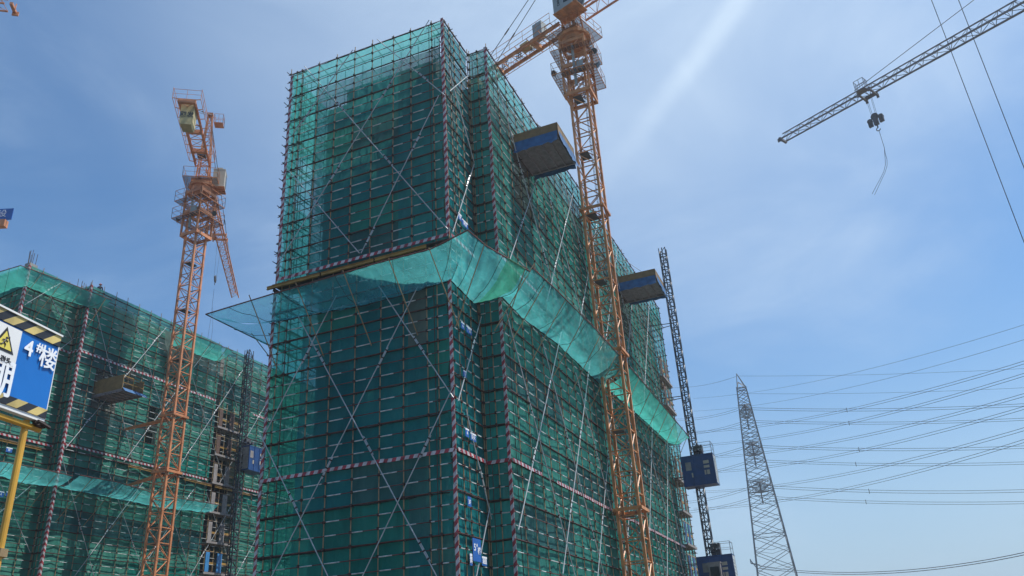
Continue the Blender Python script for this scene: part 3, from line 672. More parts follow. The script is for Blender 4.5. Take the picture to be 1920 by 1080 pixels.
    if k.get('mast', True):
        mb = MB(); e = side * .46; ft = [c + J * p * e + Pv * q * e + Z * zh0 for p, q in ((1, 1), (-1, 1), (-1, -1), (1, -1))]
        tp = [apex + J * p * .16 + Pv * q * .2 for p, q in ((1, 1), (-1, 1), (-1, -1), (1, -1))]
        nb = 7
        for a_, b_ in zip(ft, tp): mb.beam(a_, b_, .12, .12, 0, up=J)
        for b in range(nb):
            for i in range(4):
                p0 = ft[i].lerp(tp[i], b / nb); p1 = ft[(i + 1) % 4].lerp(tp[(i + 1) % 4], b / nb); p2 = ft[(i + 1) % 4].lerp(tp[(i + 1) % 4], (b + 1) / nb); p3 = ft[i].lerp(tp[i], (b + 1) / nb)
                mb.tube(p0, p1, .035, 4); mb.tube(p0, p2, .03, 4) if (b + i) % 2 else mb.tube(p1, p3, .03, 4)
        mb.obox(apex, J * .3, Pv * .3, Z * .15); mb.build('tower_head', mt, root)
        if head_h > 4:
            mb = MB(); cc = apex - Z * 1.2 + Pv * .95; mb.obox(cc, J * .5, Pv * .45, Z * .02); pf = mb.build('walkway', mt, root)
            mb = MB(); railing(mb, [cc + J * .5 * p + Pv * .45 * q for p, q in ((1, -1), (1, 1), (-1, 1), (-1, -1), (1, -1))], 1.1, .02, step=.6); mb.build('railing', mt, pf)
    # jib
    A = c + Z * z_jib; js = k.get('jib_start', 1.0); jm = k.get('jib_mat', mt); jw = k.get('jib_w', 1.25); jh = k.get('jib_h', 1.15)
    secl = k.get('jib_sec', 6.0); x = js; jl = []
    while x < jib_len - .5:
        x1 = min(x + secl, jib_len); s0 = 1 - k.get('taper', .25) * x / jib_len; s1 = 1 - k.get('taper', .25) * x1 / jib_len
        mb = MB(); jib_lattice(mb, A, J, Pv, x, x1, jw * s0, jh * s0, (.06 * s0 + .01) * k.get('chord', 1), .026 * k.get('chord', 1), k.get('panel', 1.2), taper=s1 / s0); jl.append(mb); x = x1
    emit(root, 'jib_section', jl, jm)
    if k.get('jib_tip'):
        mb = MB(); e = jw * .4; t = A + J * jib_len; mb.obox(t + J * .15, J * .12, Pv * e * 1.2, Z * .12); mb.tube(t + J * .3 - Z * .1, t + J * .3 + Z * .5, .05); mb.obox(t + J * .2 - Pv * e + Z * -.15, J * .25, Pv * .06, Z * .2); mb.build('jib_tip', jm, root)
    # counter jib
    if cj_len:
        mb = MB(); wdc = k.get('cj_w', 1.25); n = max(2, round(cj_len / 1.25)); zc = z_jib + .1
        for q in (-1, 1): mb.ibeam(c - J * .9 + Pv * q * wdc / 2 + Z * zc, c - J * cj_len + Pv * q * wdc / 2 + Z * zc, .16, .34)
        for i in range(n + 1):
            x0 = .9 + (cj_len - .9) * i / n; mb.beam(c - J * x0 + Pv * wdc / 2 + Z * (zc - .08), c - J * x0 - Pv * wdc / 2 + Z * (zc - .08), .05, .08)
            if i < n:
                x1 = .9 + (cj_len - .9) * (i + 1) / n; s_ = 1 if i % 2 else -1
                mb.tube(c - J * x0 + Pv * s_ * wdc / 2 + Z * (zc - .1), c - J * x1 - Pv * s_ * wdc / 2 + Z * (zc - .1), .028, 4)
                mb.tube(c - J * x0 - Pv * s_ * wdc / 2 + Z * (zc - .1), c - J * x1 + Pv * s_ * wdc / 2 + Z * (zc - .1), .028, 4)
        for x0 in k.get('cj_ties', [cj_len * .5, cj_len - .1]): mb.obox(c - J * x0 + Z * zc, J * .16, Pv * (wdc / 2 + .1), Z * .2)
        cj = mb.build('counter_jib', mt, root)
        mb = MB()
        for q in (-1, 1):
            o = c + Pv * q * (wdc / 2 + .55) + Z * (zc + .1)
            pts = [o - J * 1.5, o - J * (cj_len + .3)]; railing(mb, pts, 1.15, .024, step=1.5)
            n = round(cj_len / 1.5)
            for i in range(n + 1): x0 = 1.5 + (cj_len - 1.2) * i / n; mb.beam(c - J * x0 + Pv * q * wdc / 2 + Z * zc, o - J * x0, .05, .06)
            mb.tube(pts[0], pts[1], .03, 4)
        o1 = c - J * (cj_len + .3) + Z * (zc + .1)
        railing(mb, [o1 + Pv * (wdc / 2 + .55), o1 - Pv * (wdc / 2 + .55)], 1.0, .02); mb.build('railing', mt, cj)
        for i, (x0, dx, hh, up) in enumerate(k.get('weights', [(cj_len - 1.0, .6, 2.0, .2)])):
            mb = MB(); cc = c - J * x0 + Z * (z_jib + up - hh / 2); e = wdc / 2 - .1
            mb.poly([cc - Pv * e - Z * hh / 2 * .75 - J * dx / 2, cc - Pv * e * .8 - Z * hh / 2 - J * dx / 2, cc + Pv * e * .8 - Z * hh / 2 - J * dx / 2, cc + Pv * e - Z * hh / 2 * .75 - J * dx / 2, cc + Pv * e + Z * hh / 2 - J * dx / 2, cc - Pv * e + Z * hh / 2 - J * dx / 2], J * (dx - .015))
            wt = mb.build('counterweight', M['weight'], root)
            if k.get('weight_text') and i == 0:
                text_mb(k['weight_text'], cc - J * (dx / 2 + .012) + Z * -.1, Pv, Z, .62, .006, sx=1.0, bold=.012).build('lettering', M['letter'], wt)
        for (x0, q, sx_, sy_, sz_, mk) in k.get('boxes', []):
            mb = MB(); mb.obox(c - J * x0 + Pv * q + Z * (zc + .3 + sz_), J * sx_, Pv * sy_, Z * sz_); mb.tube(c - J * x0 + Pv * q + Z * (zc + .3 + 2 * sz_), c - J * x0 + Pv * q + Z * (zc + .4 + 2 * sz_), sx_ * .7, 8); mb.build('winch_box', M[mk], root)
    # pendant bars
    pb = []
    for x0 in k.get('pendants', []):
        for q in (-1, 1) if x0 < 0 else (0,):
            mb = MB(); tgt = c + J * x0 + Pv * q * .55 + Z * (z_jib + (jh * .9 if x0 > 0 else .25)); st = apex + Pv * q * .2
            mb.tube(st, tgt, .035, 5); mid_ = st.lerp(tgt, .62); d_ = (tgt - st).normalized(); mb.tube(mid_ - d_ * .35, mid_ + d_ * .35, .07, 6); pb.append(mb)
    emit(root, 'pendant_bar', pb, M['grey_steel'])
    # cab
    if k.get('mast', True) and cab_side:
        cw, cl_, ch = k.get('cab_dims', (1.35, 1.9, 2.1)); cc = c + Pv * cab_side * (side / 2 + cw / 2 + .35) + J * k.get('cab_fwd', .3) + Z * (k.get('cab_z', z_cf1 + 1.2))
        mb = MB(); E1 = J * cl_ / 2; E2 = Pv * cw / 2
        prof = [cc - E1 - E2, cc + E1 * .55 - E2, cc + E1 - E2 + Z * ch * .45, cc + E1 * .9 - E2 + Z * ch, cc - E1 - E2 + Z * ch]
        mb.poly(prof, Pv * cw); mb.obox(cc + Z * (ch + .05), E1 * 1.02, E2 * 1.04, Z * .05); mb.obox(cc - E1 * .3 + Z * (ch + .25), E1 * .4, E2 * .5, Z * .15)
        cm = M[k.get('cab_mat', 'cab')]
        cab = mb.build('cab', cm, root)
        s_ = cab_side; fo = cc + Pv * s_ * (cw / 2 + .006)
        mb = MB(); wn = [fo - E1 * .05 + Z * ch * .22, fo + E1 * .55 + Z * ch * .18, fo + E1 * .86 + Z * ch * .5, fo + E1 * .78 + Z * ch * .9, fo - E1 * .05 + Z * ch * .9]
        mb.poly(wn, Pv * s_ * .02)
        b1, b2 = cc + E1 * .62 + Z * ch * .10 + J * .03, cc + E1 * .97 + Z * ch * .44 + J * .01
        mb.poly([b1 - E2 * .8, b1 + E2 * .8, b2 + E2 * .8, b2 - E2 * .8], J * .02)
        b3 = cc + E1 * .91 + Z * ch * .92 + J * .02
        mb.poly([b2 - E2 * .8, b2 + E2 * .8, b3 + E2 * .8, b3 - E2 * .8], J * .02); mb.build('window', M['glass'], cab)
        mb = MB()
        for q in range(4): mb.obox(cc - Z * .05 + E1 * (-.75 + .5 * q), J * .06, E2 * 1.1, Z * .06)
        mb.obox(cc - Z * .02, E1 * 1.05, E2 * 1.12, Z * .02); mb.build('cab_floor', mt, cab)
        mb = MB(); mb.beam(c + J * .3 + Z * (z_cf1 + 1.1), cc - Z * .12, .2, .15); mb.beam(c - J * .6 + Z * (z_cf1 + 1.1), cc - E1 * .9 - Z * .12, .15, .15); mb.build('cab_bracket', mt, root)
        if k.get('cab_text'):
            R_ = Z * 1.0; ctr = fo - E1 * .5 + Z * ch * .45
            text_mb(k['cab_text'], ctr, R_, (J * (-1 if s_ > 0 else -1)) if False else R_.cross(Pv * -s_), .34, .004, bold=.01).build('lettering', M['letter'], cab)
            up_ = J; tri = ctr + Z * ch * .42
            mb = MB(); mb.poly([tri - J * .14 - Z * .12, tri + J * .14 - Z * .12, tri + Z * .16], Pv * s_ * .012); mb.build('emblem', M['letter'], cab)
    if k.get('trolley'):
        x0, hang, gap, nr, blk = k['trolley']; tz = z_jib - .12; cc = A + J * x0
        mb = MB(); e = jw * .5
        for q in (-1, 1): mb.beam(cc - J * .75 + Pv * e * q - Z * .12, cc + J * .75 + Pv * e * q - Z * .12, .1, .22)
        for xx in (-.6, .6): mb.obox(cc + J * xx - Z * .22, J * .09, Pv * (e + .18), Z * .10)
        for xx in (-.6, .6):
            for q in (-1, 1): mb.obox(cc + J * xx + Pv * (e + .2) * q - Z * .28, J * .13, Pv * .05, Z * .22)
        tr = mb.build('trolley', jm, root)
        mb = MB(); bc = cc + Pv * (-e - .45) - Z * .3; railing(mb, [bc + J * .5 * p + Pv * .4 * q for p, q in ((1, -1), (1, 1), (-1, 1), (-1, -1), (1, -1))], 1.3, .028, step=.5); mb.obox(bc, J * .5, Pv * .4, Z * .02); mb.build('basket', jm, tr)
        mb = MB(); hz_ = tz - hang
        xs = [gap * (i / (nr - 1) - .5) for i in range(nr)] if nr > 1 else [0]
        for i, xx in enumerate(xs): mb.tube(cc + J * xx + Pv * (.2 if i % 2 else -.2) - Z * .3, cc + J * xx * .8 + Pv * (.1 if i % 2 else -.1) + Z * (hz_ - z_jib + .12), k.get('rope_r', .016), 4)
        mb.build('hoist_rope', M['rope'], root)
        if blk:
            mb = MB(); hc = Vector((cc.x, cc.y, hz_)); q0 = len(mb.v)
            mb.tube(hc + Z * .42 - Pv * .12, hc + Z * .42 + Pv * .12, .38, 12); mb.obox(hc - Z * .05, J * .22, Pv * .16, Z * .55)
            for q in (-1, 1): mb.obox(hc + J * .58 * q - Z * .12, J * .22, Pv * .12, Z * .42); mb.tube(hc + J * .58 * q - Pv * .16 + Z * .1, hc + J * .58 * q + Pv * .16 + Z * .1, .26, 10)
            mb.tube(hc - Z * .6, hc - Z * .95, .07, 6)
            for i in range(7): t0 = math.pi * (.5 - 1.4 * i / 7); t1 = math.pi * (.5 - 1.4 * (i + 1) / 7); cz = hc - Z * 1.15; mb.tube(cz + J * math.cos(t0) * .2 + Z * math.sin(t0) * .2, cz + J * math.cos(t1) * .2 + Z * math.sin(t1) * .2, .05, 5)
            bs = k.get('block_scale', 1.0); mb.v = [tuple(hc + (Vector(v) - hc) * bs) for v in mb.v]; mb.build('hook_block', M['grey_steel'], root)
            if k.get('sling'):
                for q, off in ((0, Vector((0, 0, 0))), (1, Pv * .35)):
                    st = hc - Z * 1.3; pts = [st, st - Z * 2.2]; sd2 = k['sling']
                    for i in range(1, 8):
                        t = i / 7; pts.append(st - Z * (2.2 + sd2 * t) + J * (k.get('sling_dx', .8) * t * t + .09 * math.sin(t * 9 + q)) + off * min(1, t * 2))
                    mb = MB(); mb.path(pts, k.get('sling_r', .022), 4); mb.build('sling_rope', M['rope'], root)
    for (p, q) in ties:
        mb = MB(); lattice_box  # tie arm from mast to the building
        P_, Q_ = Vector(p), Vector(q)
        mb.beam(P_, Q_, .14, .16); mb.beam(P_ + J * 0 + Z * 0 + Y * .8, Q_ + (Q_ - P_).normalized() * .0 + Y * .2, .10, .12)
        zt_ = P_.z
        for q1, q2 in ((1, 0), (-1, 0), (0, 1), (0, -1)):
            mb.obox(c + X * (q1 * 1.25) + Y * (q2 * 1.25) + Z * zt_, (Y if q1 else X) * (1.36 if q1 else 1.13), (X if q1 else Y).normalized() * .07, Z * .10)
        mb.build('tie_arm', mt, root)
    return root
C2 = G(20.3, -2.55, 0)
crane('orange tower crane whose lattice mast climbs the right face of the main tower', C2, 21.2, 130, 46.6, 2.8, 1.45, 0, 43.9, 49.6, 'orange', 36, 12.2, 52.1, 8.5, 1,
      pendants=[-11.2, 18, 32], cab_mat='cabgrey', cab_text='DMBNM', cab_z=51.3, cab_dims=(1.5, 2.3, 2.7), cab_fwd=1.1, cj_w=1.3, cj_ties=[4.0, 8.6, 12.1], boxes=[(3.4, .2, .5, .4, .75, 'cabgrey'), (5.2, 0, .45, .4, .25, 'weight')],
      trolley=(26.2, 42, 1.4, 2, True), rope_r=.02, jib_mat=M['redor'],
      lights=[((-2.0, -.4, 47.0), (-.6, -.6, -.5)), ((1.75, -.8, 47.6), (.2, -.8, -.5)), ((2.1, -1.6, 45.4), (.8, -.2, -.5))],
      ties=[((C2 + W * .8 + Z * 21.4), G(21.2, -.2, 21.4)), ((C2 + W * .8 + Z * 10.6), G(21.2, -.2, 10.6)), ((C2 + W * .8 + Z * 33.0), G(21.2, -.2, 33.0))])
# cut-out characters fixed to the counter jib of the big crane
ja = RAD(130); J2 = Vector((math.sin(ja), math.cos(ja), 0)); P2 = Vector((math.cos(ja), -math.sin(ja), 0))
cr2 = [o for o in C.objects if o.name == 'tower_crane'][0]
for ch, x0 in (('武', 8.0), ('进', 6.3), ('来', 4.6)):
    mb = text_mb(ch, C2 - J2 * x0 + P2 * -.2 + Z * 52.55, J2, Z, .9, .02, bold=.012)
    fr = C2 - J2 * x0 + P2 * -.2
    mb.beam(fr - J2 * .5 + Z * 52.1, fr + J2 * .5 + Z * 52.1, .03, .03); mb.build('lettering', M['grey_steel'], cr2)
C1 = Vector((-30.95, 69.4, 0))
mzt = at_dist(310, 805, 76).z
crane('orange tower crane before the left building, its yellow counterweight block hanging overhead', C1, 21.2, -13, 44.3, 2.5, 1.33, 0, 42.4, 47.6, 'redor', 31.5, 11.2, 50.2, 7.0, 1,
      pendants=[-10.0, 14, 26], weights=[(10.3, .7, 2.3, .3), (9.55, .6, 2.2, .3)], weight_text='國发', cab_z=48.2, cab_dims=(1.15, 1.5, 2.0), cab_fwd=.3, cj_w=1.35, cj_ties=[3.4, 6.6, 11.2], boxes=[(2.0, 0, .35, .4, .3, 'letter')],
      trolley=(13.6, 5.6, .4, 2, True), sling=5.0, sling_dx=-.9, block_scale=.55, sling_r=.014, rope_r=.012, jib_w=1.2, jib_h=1.0, panel=1.1,
      lights=[((-2.1, -.7, 44.6), (-.9, -.3, -.2)), ((2.2, -.2, 44.4), (.7, -.3, -.4))],
      ties=[((C1 + W * .7 + Z * 24), G(21.8, 45.0, 24)), ((C1 + W * .7 + Z * 19.0), G(23.0, 45.0, 19.0))])
jt = CAM + px_dir(1470, 262) * ((54 - 1.6) / px_dir(1470, 262).z)
ja3 = 138.0 + 180
J3 = Vector((math.sin(RAD(ja3)), math.cos(RAD(ja3)), 0)); C3 = Vector((jt.x, jt.y, 0)) - J3 * 46
crane('dark lattice jib reaching in at the upper right, its hook hanging with two slings', C3, 10, ja3, 49, 2.8, 1.6, 0, 44.5, 51.0, 'jibshade', 46, 12, 54, 8, 1,
      pendants=[-10, 20, 37.2], jib_tip=True, jib_w=1.45, jib_h=1.25, taper=.35, panel=1.35, trolley=(36.0, 3.3, .75, 4, True), sling=4.2, sling_dx=2.4, chord=1.25, jib_sec=7)
C4 = at_dist(13, 9, 66); t4 = Vector((C4.x, C4.y, 0)); j4 = Vector((math.sin(RAD(75)), math.cos(RAD(75)), 0))
crane('tip of a dark red jib poking in at the top left corner', t4 - j4 * 31.0, 10, 75, C4.z - 5, 2.8, 1.6, 0, C4.z - 9.5, C4.z - 3, 'redor', 31.4, 11, C4.z - .3, 7, 1, pendants=[-10, 14, 26], jib_tip=True, panel=1.2)
J5 = (cr.x * Vector((1, 0, 0)) + cr.y * Vector((0, 1, 0))).normalized(); e5 = at_dist(26, 392, 81.0); b5 = e5 - J5 * 2.0 - Z * .55
c5 = Vector((b5.x, b5.y, 0)) - J5 * 11.5; z5 = b5.z - 1.2
cr5 = crane('crane counter jib carrying a blue name board, at the left edge of the view', c5, 10, math.degrees(math.atan2(-J5.x, -J5.y)), z5 - 5, 2.8, 1.6, 0, z5 - 9, z5 - 2.6, 'grey_steel', 30, 8.6, z5, 6, 0, pendants=[14], weights=[(7.6, .8, 1.1, .2)])
mb = MB(); mb.beam(c5 + J5 * 8.6 + Z * (z5 + .2), b5 + J5 * 1.2 - Z * .75 + Vector((-J5.y, J5.x, 0)) * .3, .16, .2); mb.build('board_bracket', M['grey_steel'], cr5)
mb = MB(); mb.obox(b5, J5 * 2.0, Vector((J5.y, -J5.x, 0)) * .04, Z * .62); nb5 = mb.build('name_board', M['plateblue'], cr5)
text_mb('建设', b5 + J5 * .6 + Vector((J5.y, -J5.x, 0)) * .05 + Z * .05, J5, Z, .85, .01).build('lettering', M['letter_white'], nb5)
mb = MB(); mb.obox(b5 - Z * 1.05 - J5 * .3, J5 * 1.9, Vector((J5.y, -J5.x, 0)) * .3, Z * .36); mb.obox(b5 - Z * 1.1 + J5 * .5 + Vector((J5.y, -J5.x, 0)) * .31, J5 * .6, Vector((J5.y, -J5.x, 0)) * .02, Z * .14, 1); mb.build('counterweight', [M['redor'], M['letter_white']], cr5)

# ---------------------------------------------------------------- hoists
def hoist_mast(label, u, wv, z1, ties, m='hoist', zsec=1.508, wall_w=0):
    root = thing('hoist_mast', label, 'hoist mast', G(u, wv, 0), 'construction hoist masts')
    n = int(z1 / zsec); secs = []
    for i in range(n):
        mb = MB(); lattice_box(mb, G(u, wv, 0), U * .33, W * .33, i * zsec, (i + 1) * zsec, .045, .042, 2, square=False)
        mb.obox(G(u - .36, wv, (i + .5) * zsec), U * .03, W * .05, Z * zsec / 2); secs.append(mb)
    emit(root, 'mast_section', secs, M[m])
    for zt_ in ties:
        mb = MB()
        for q in (-1, 1): mb.tube(G(u + .3 * q, wv + .3, zt_), G(u + .8 * q, wall_w, zt_), .04, 6)
        mb.tube(G(u - .6, wv + 1.2, zt_), G(u + .6, wv + 1.2, zt_), .035, 5); mb.build('wall_tie', M[m], root)
    return root
hoist_mast('slim dark hoist mast at the right face end, rising clear of the roof', 43.84, -3.35, 41.6, [9.3, 16.9, 24.6, 32.2], wall_w=-.3)
hoist_mast('dark hoist mast beside the door column of the left building', 36.0, 43.05, 37.4, [9.3, 16.9, 24.6, 32.2], wall_w=45.3)
def hoist_cage(label, c, Lv, Sv, L, S, H, text=False, cabin=False, nz=0):
    """L long side along Lv, S short side along Sv; c = bottom centre."""
    root = thing('hoist_cage', label, 'hoist cage', c, 'blue hoist cages')
    mb = MB(); mb.obox(c + Z * .06, Lv * L / 2, Sv * S / 2, Z * .06); mb.obox(c + Z * (H - .05), Lv * L / 2, Sv * S / 2, Z * .05)
    for s_ in (-1, 1):
        mb.obox(c + Sv * s_ * (S / 2 - .03) + Z * (H / 2), Lv * (L / 2 - .03), Sv * .025, Z * (H / 2 - .12))
        for q in (-1, -.33, .33, 1): mb.obox(c + Sv * s_ * (S / 2 + .0) + Lv * q * (L / 2 - .05) + Z * (H / 2), Lv * .05, Sv * .04, Z * (H / 2))
    mb.build('cage_body', M['blue'], root)
    for s_ in (-1, 1):
        mb = MB(); dc = c + Lv * s_ * (L / 2 - .03); mb.obox(dc + Z * (H / 2), Lv * .025, Sv * (S / 2 - .08), Z * (H / 2 - .12))
        for q in range(8): mb.obox(dc + Lv * s_ * .035 + Z * (.35 + q * .27), Lv * .02, Sv * (S / 2 - .12), Z * .03)
        mb.build('cage_door', M['white'] if s_ < 0 else M['greyboard'], root)
    for (x, z0_, wd, hh, mk) in ((-.85, 1.75, .5, .75, 'greyboard'), (.75, 1.95, .55, .28, 'cab'), (.75, 1.55, .55, .22, 'cab'), (.58, 1.05, .17, .4, 'cab'), (.86, 1.05, .25, .4, 'cab'), (-.55, .95, .2, .4, 'cab')):
        for s_ in (-1, 1):
            mb = MB(); mb.obox(c + Sv * s_ * (S / 2 + .002) + Lv * (-x) + Z * (z0_ * H / 2.7), Lv * wd / 2, Sv * .012, Z * hh / 2); mb.build('window', M[mk], root)
    mb = MB(); railing(mb, [c + Lv * L / 2 * .96 * p + Sv * S / 2 * .96 * q + Z * H for p, q in ((-1, -1), (-.15, -1), (-.15, 1), (-1, 1), (-1, -1))], 1.05, .025, step=.9); mb.build('railing', M['brace'], root)
    mb = MB(); mc = c + Sv * (S / 2 + .25) + Z * (H + .55); mb.obox(mc, Lv * .42, Sv * .3, Z * .6)
    for q in (-.25, .25): mb.tube(mc + Lv * q - Sv * .2 + Z * .1, mc + Lv * q - Sv * .75 + Z * .1, .17, 8)
    mb.build('drive_unit', M['grey_steel'], root)
    if cabin:
        mb = MB(); cc = c - Sv * (S / 2 + .35) + Z * (H * .42); mb.obox(cc, Lv * .5, Sv * .36, Z * .85); mb.obox(cc + Z * .9, Lv * .55, Sv * .4, Z * .05); cb_ = mb.build('operator_cabin', M['greyboard'], root)
        mb = MB(); mb.obox(cc - Sv * .37 + Z * .15, Lv * .38, Sv * .012, Z * .42); mb.build('window', M['glass'], cb_)
    return root
hoist_cage('blue hoist cage halfway up the mast by the far fan', G(42.75, -3.75, 15.75), W, U, 2.95, 1.4, 2.75)
hoist_cage('blue hoist cage with a pale operator cabin at the foot of the picture', G(42.75, -3.9, 7.0), W, U, 3.1, 1.4, 2.7, cabin=True)
hoist_cage('blue hoist cage with a white slatted door on the left building', G(37.3, 42.6, 22.6), -U, W, 2.6, 1.35, 2.6)
# ---------------------------------------------------------------- landing gates
def gate(label, u, wv, z, wd, mk, grp, seed):
    rn = random.Random(seed)
    root = thing('landing_gate', label, 'landing gate', G(u + wd / 2, wv, z), grp)
    mb = MB(); mb.obox(G(u + wd / 2, wv + .35, z - .06), U * (wd / 2 + .15), W * .55, Z * .06); mb.obox(G(u + wd / 2, wv - .22, z - .02), U * (wd / 2 + .2), W * .04, Z * .10, 1); mb.build('landing_slab', [M['slab'], M['greyboard']], root)
    mb = MB()
    for x in (0, wd * .36, wd * .7, wd): mb.beam(G(u + x, wv, z + .1), G(u + x, wv, z + 2.75), .07, .07)
    mb.beam(G(u, wv - .01, z + 2.1), G(u + wd, wv - .01, z + 2.1), .06, .08); mb.beam(G(u, wv - .01, z + .95), G(u + wd, wv - .01, z + .95), .06, .06); mb.build('frame', M['pole'], root)
    mb = MB(); mb.obox(G(u + wd / 2, wv + .98, z + 1.35), U * (wd / 2 + .1), W * .02, Z * 1.3); mb.build('painted_dark_interior', M['dark'], root)  # flat near-black sheet before the wall, painting the shaded interior
    for (x0, x1) in ((0.05, wd * .17), (wd * .5, wd * .7)):
        mb = MB(); mb.obox(G(u + (x0 + x1) / 2, wv - .06 - rn.uniform(0, .05), z + 1.05), U * (x1 - x0) / 2, W * .03, Z * .93); mb.build('door_leaf', M[mk], root)
    mb = MB(); mb.obox(G(u + wd * .33, wv - .03, z + .95), U * wd * .16, W * .02, Z * .12); mb.build('guard_board', M['yellow'], root)
    mb = MB(); mb.obox(G(u + wd * .84, wv - .03, z + 1.05), U * wd * .13, W * .02, Z * .1); mb.build('guard_board', M['yellow'], root)
names_l = ['bright blue landing gate, lowest of the door column on the left building', 'weathered grey landing gate just above the blue one on the left building', 'grey landing gate level with the low sagging fan on the left building', 'grey-brown landing gate just above the yellow beam line on the left building', 'brown landing gate beside the blue hoist cage on the left building', 'brown landing gate topmost in the left door column, above the hoist cage', 'bare dark landing gate under the left roof, behind the netted gap']
for k in range(6):
    gate(names_l[k], 33.7, WL, 12.3 + 2.95 * k, 3.4, ['bluelt', 'greyboard', 'greyboard', 'greyboard', 'brownboard', 'brownboard'][k], 'landing gates on the left building', k)
names_r = ['dark blue landing gate by the lower hoist cage, lowest seen on the right face', 'deep blue landing gate between the two hoist cages, white slats showing', 'red-brown landing gate just below the upper hoist cage', 'red-brown landing gate behind the upper hoist cage', 'red-brown landing gate right under the far fan end', 'brown landing gate just above the far fan', 'brown landing gate two floors above the far fan', 'brown landing gate topmost on the right face']
for k in range(8):
    gate(names_r[k], 43.7, -1.3, 5.2 + 2.95 * k + (1.2 if k > 4 else 0), 3.9, ['blue', 'blue', 'blue', 'brownboard', 'brownboard', 'brownboard', 'brownboard', 'brownboard'][k], 'landing gates on the right face', 20 + k)
for k in range(4):
    pass
# side edge of the open door strips
# ---------------------------------------------------------------- loading platforms
def platform(label, u0_, u1_, wi, out, z, tarp=True, z_anchor=4.5, skew=0.0, crates=False):
    root = thing('loading_platform', label, 'loading platform', G((u0_ + u1_) / 2, wi, z), 'cantilevered loading platforms')
    wo_ = wi - out; um = (u0_ + u1_) / 2; hw = (u1_ - u0_) / 2
    mb = MB(); mb.obox(G(um, (wi + wo_) / 2 + .3, z + .08), U * hw, W * (out / 2 + .3), Z * .04)
    for uu in (u0_ + .08, u1_ - .08): mb.ibeam(G(uu, wi + 1.6, z - .02), G(uu, wo_, z - .02), .10, .18)
    for i in range(6): mb.beam(G(u0_, wi - out * i / 5, z - .06), G(u1_, wi - out * i / 5, z - .06), .07, .10)
    mb.build('deck', M['deckboard'], root)
    for nm, pts in (('side', (G(u0_, wi + .2, 0), G(u0_, wo_, 0))), ('side', (G(u1_, wi + .2, 0), G(u1_, wo_, 0))), ('end', (G(u0_, wo_, 0), G(u1_, wo_, 0)))):
        a, b = pts
        if crates and nm == 'end':
            mb = MB(); railing(mb, [a + Z * (z + .1), b + Z * (z + .1)], 1.2, .04, step=1.1); mb.build('railing', M['yellow'], root); continue
        mb = MB(); hs = 1.25 if crates else .95
        mb = MB(); mb.beam(a + Z * (z + .12 + hs / 2), b + Z * (z + .12 + hs / 2), .04, hs)
        for t in (0, .33, .66, 1): p = a.lerp(b, t); mb.beam(p + Z * (z + .1), p + Z * (z + .17 + hs), .07, .07)
        mb.beam(a + Z * (z + .15 + hs), b + Z * (z + .15 + hs), .06, .06); mb.build('side_panel', M['ply'], root)
    if tarp:
        for a, b, nn, hgt in (((u0_ - .06, wi), (u0_ - .06, wo_), FR, .85), ((u0_, wo_ - .06), (u1_, wo_ - .06), RT, .95), ((u1_ + .06, wi), (u1_ + .06, wo_), BK, .75)):
            n3 = U * nn[0] + W * nn[1]; rows = []
            for j in range(5):
                t = j / 4; rows.append([G(a[0] + (b[0] - a[0]) * i / 14, a[1] + (b[1] - a[1]) * i / 14, z + .5 - t * (hgt + .12 * sag_noise(i * .7, a[0], 3))) + n3 * (.03 + .16 * t * t + .12 * t * sag_noise(i * .6, t * 2 + a[1], 1)) for i in range(15)])
            mb = MB(); mb.grid(rows); mb.build('tarpaulin', M['tarp'], root, smooth=True)
    for uu in (u0_ + .08, u1_ - .08):
        for fr_ in (.95, .55):
            mb = MB(); mb.tube(G(uu, wi - out * fr_, z + .1), G(uu, wi + .9, z + z_anchor), .02, 5); mb.build('suspension_cable', M['rope'], root)
    return root
platform('high blue-skirted loading platform with plywood sides, nearest the top of the right face', 7.0, 10.1, -1.3, 2.85, 30.85)
platform('far blue-skirted loading platform on the right face, in front of the hoist mast', 30.4, 33.6, -1.3, 3.3, 31.0)
platform('yellow loading platform with a railing on the left building, an open dark bay beside it', 18.0, 20.3, WL, 3.2, 26.2, tarp=False, z_anchor=3.2, crates=True)
mb = MB()
rows = []
for j in range(4): rows.append([G(18.0 + 2.6 * i / 8, WL - 3.25 - .12 * j, 26.42 - .13 * j + .05 * sag_noise(i, j, 2)) for i in range(9)])
mb.grid(rows); mb.build('tarpaulin', M['tarp'], [o for o in C.objects if o.name.startswith('loading_platform')][2], smooth=True)

# ---------------------------------------------------------------- floor plates on the recess wall
def plate(label, u0_, u1_, z0_, z1_, txt, mk='plateblue', tall=False, wv=-.16, hdr=True):
    c = G((u0_ + u1_) / 2, wv, (z0_ + z1_) / 2); root = thing('floor_sign', label, 'sign', c, 'blue and white signs on the scaffold')
    mb = MB(); mb.obox(c, U * (u1_ - u0_) / 2, W * .008, Z * (z1_ - z0_) / 2); b = mb.build('board', M[mk], root)
    h = z1_ - z0_
    if hdr:
        mb = MB(); mb.obox(c - W * .010 + Z * h * .38, U * (u1_ - u0_) / 2, W * .003, Z * h * .10); mb.build('header_strip', M['letter_white'], root)
    if txt:
        sz = h * (.62 if not tall else .42)
        text_mb(txt, c - W * .014 - Z * h * .07, U, Z, sz, .003, sx=.9, bold=.006).build('lettering', M['letter_white'], root)
    return root
plate('tilted white and blue sign at the top of the recess by the ledge', .80, 1.22, 23.05, 23.45, '安', 'plateblue')
plate('long blue sign right beside the tilted one, above the ledge', 1.27, 1.95, 22.95, 23.32, '安全', 'plateblue')
plate('small blue sign left of a pair, just under the corner fan', .70, 1.05, 16.85, 17.22, '6')
plate('wider blue sign right of a pair, just under the corner fan', 1.28, 1.90, 16.85, 17.22, '严禁')
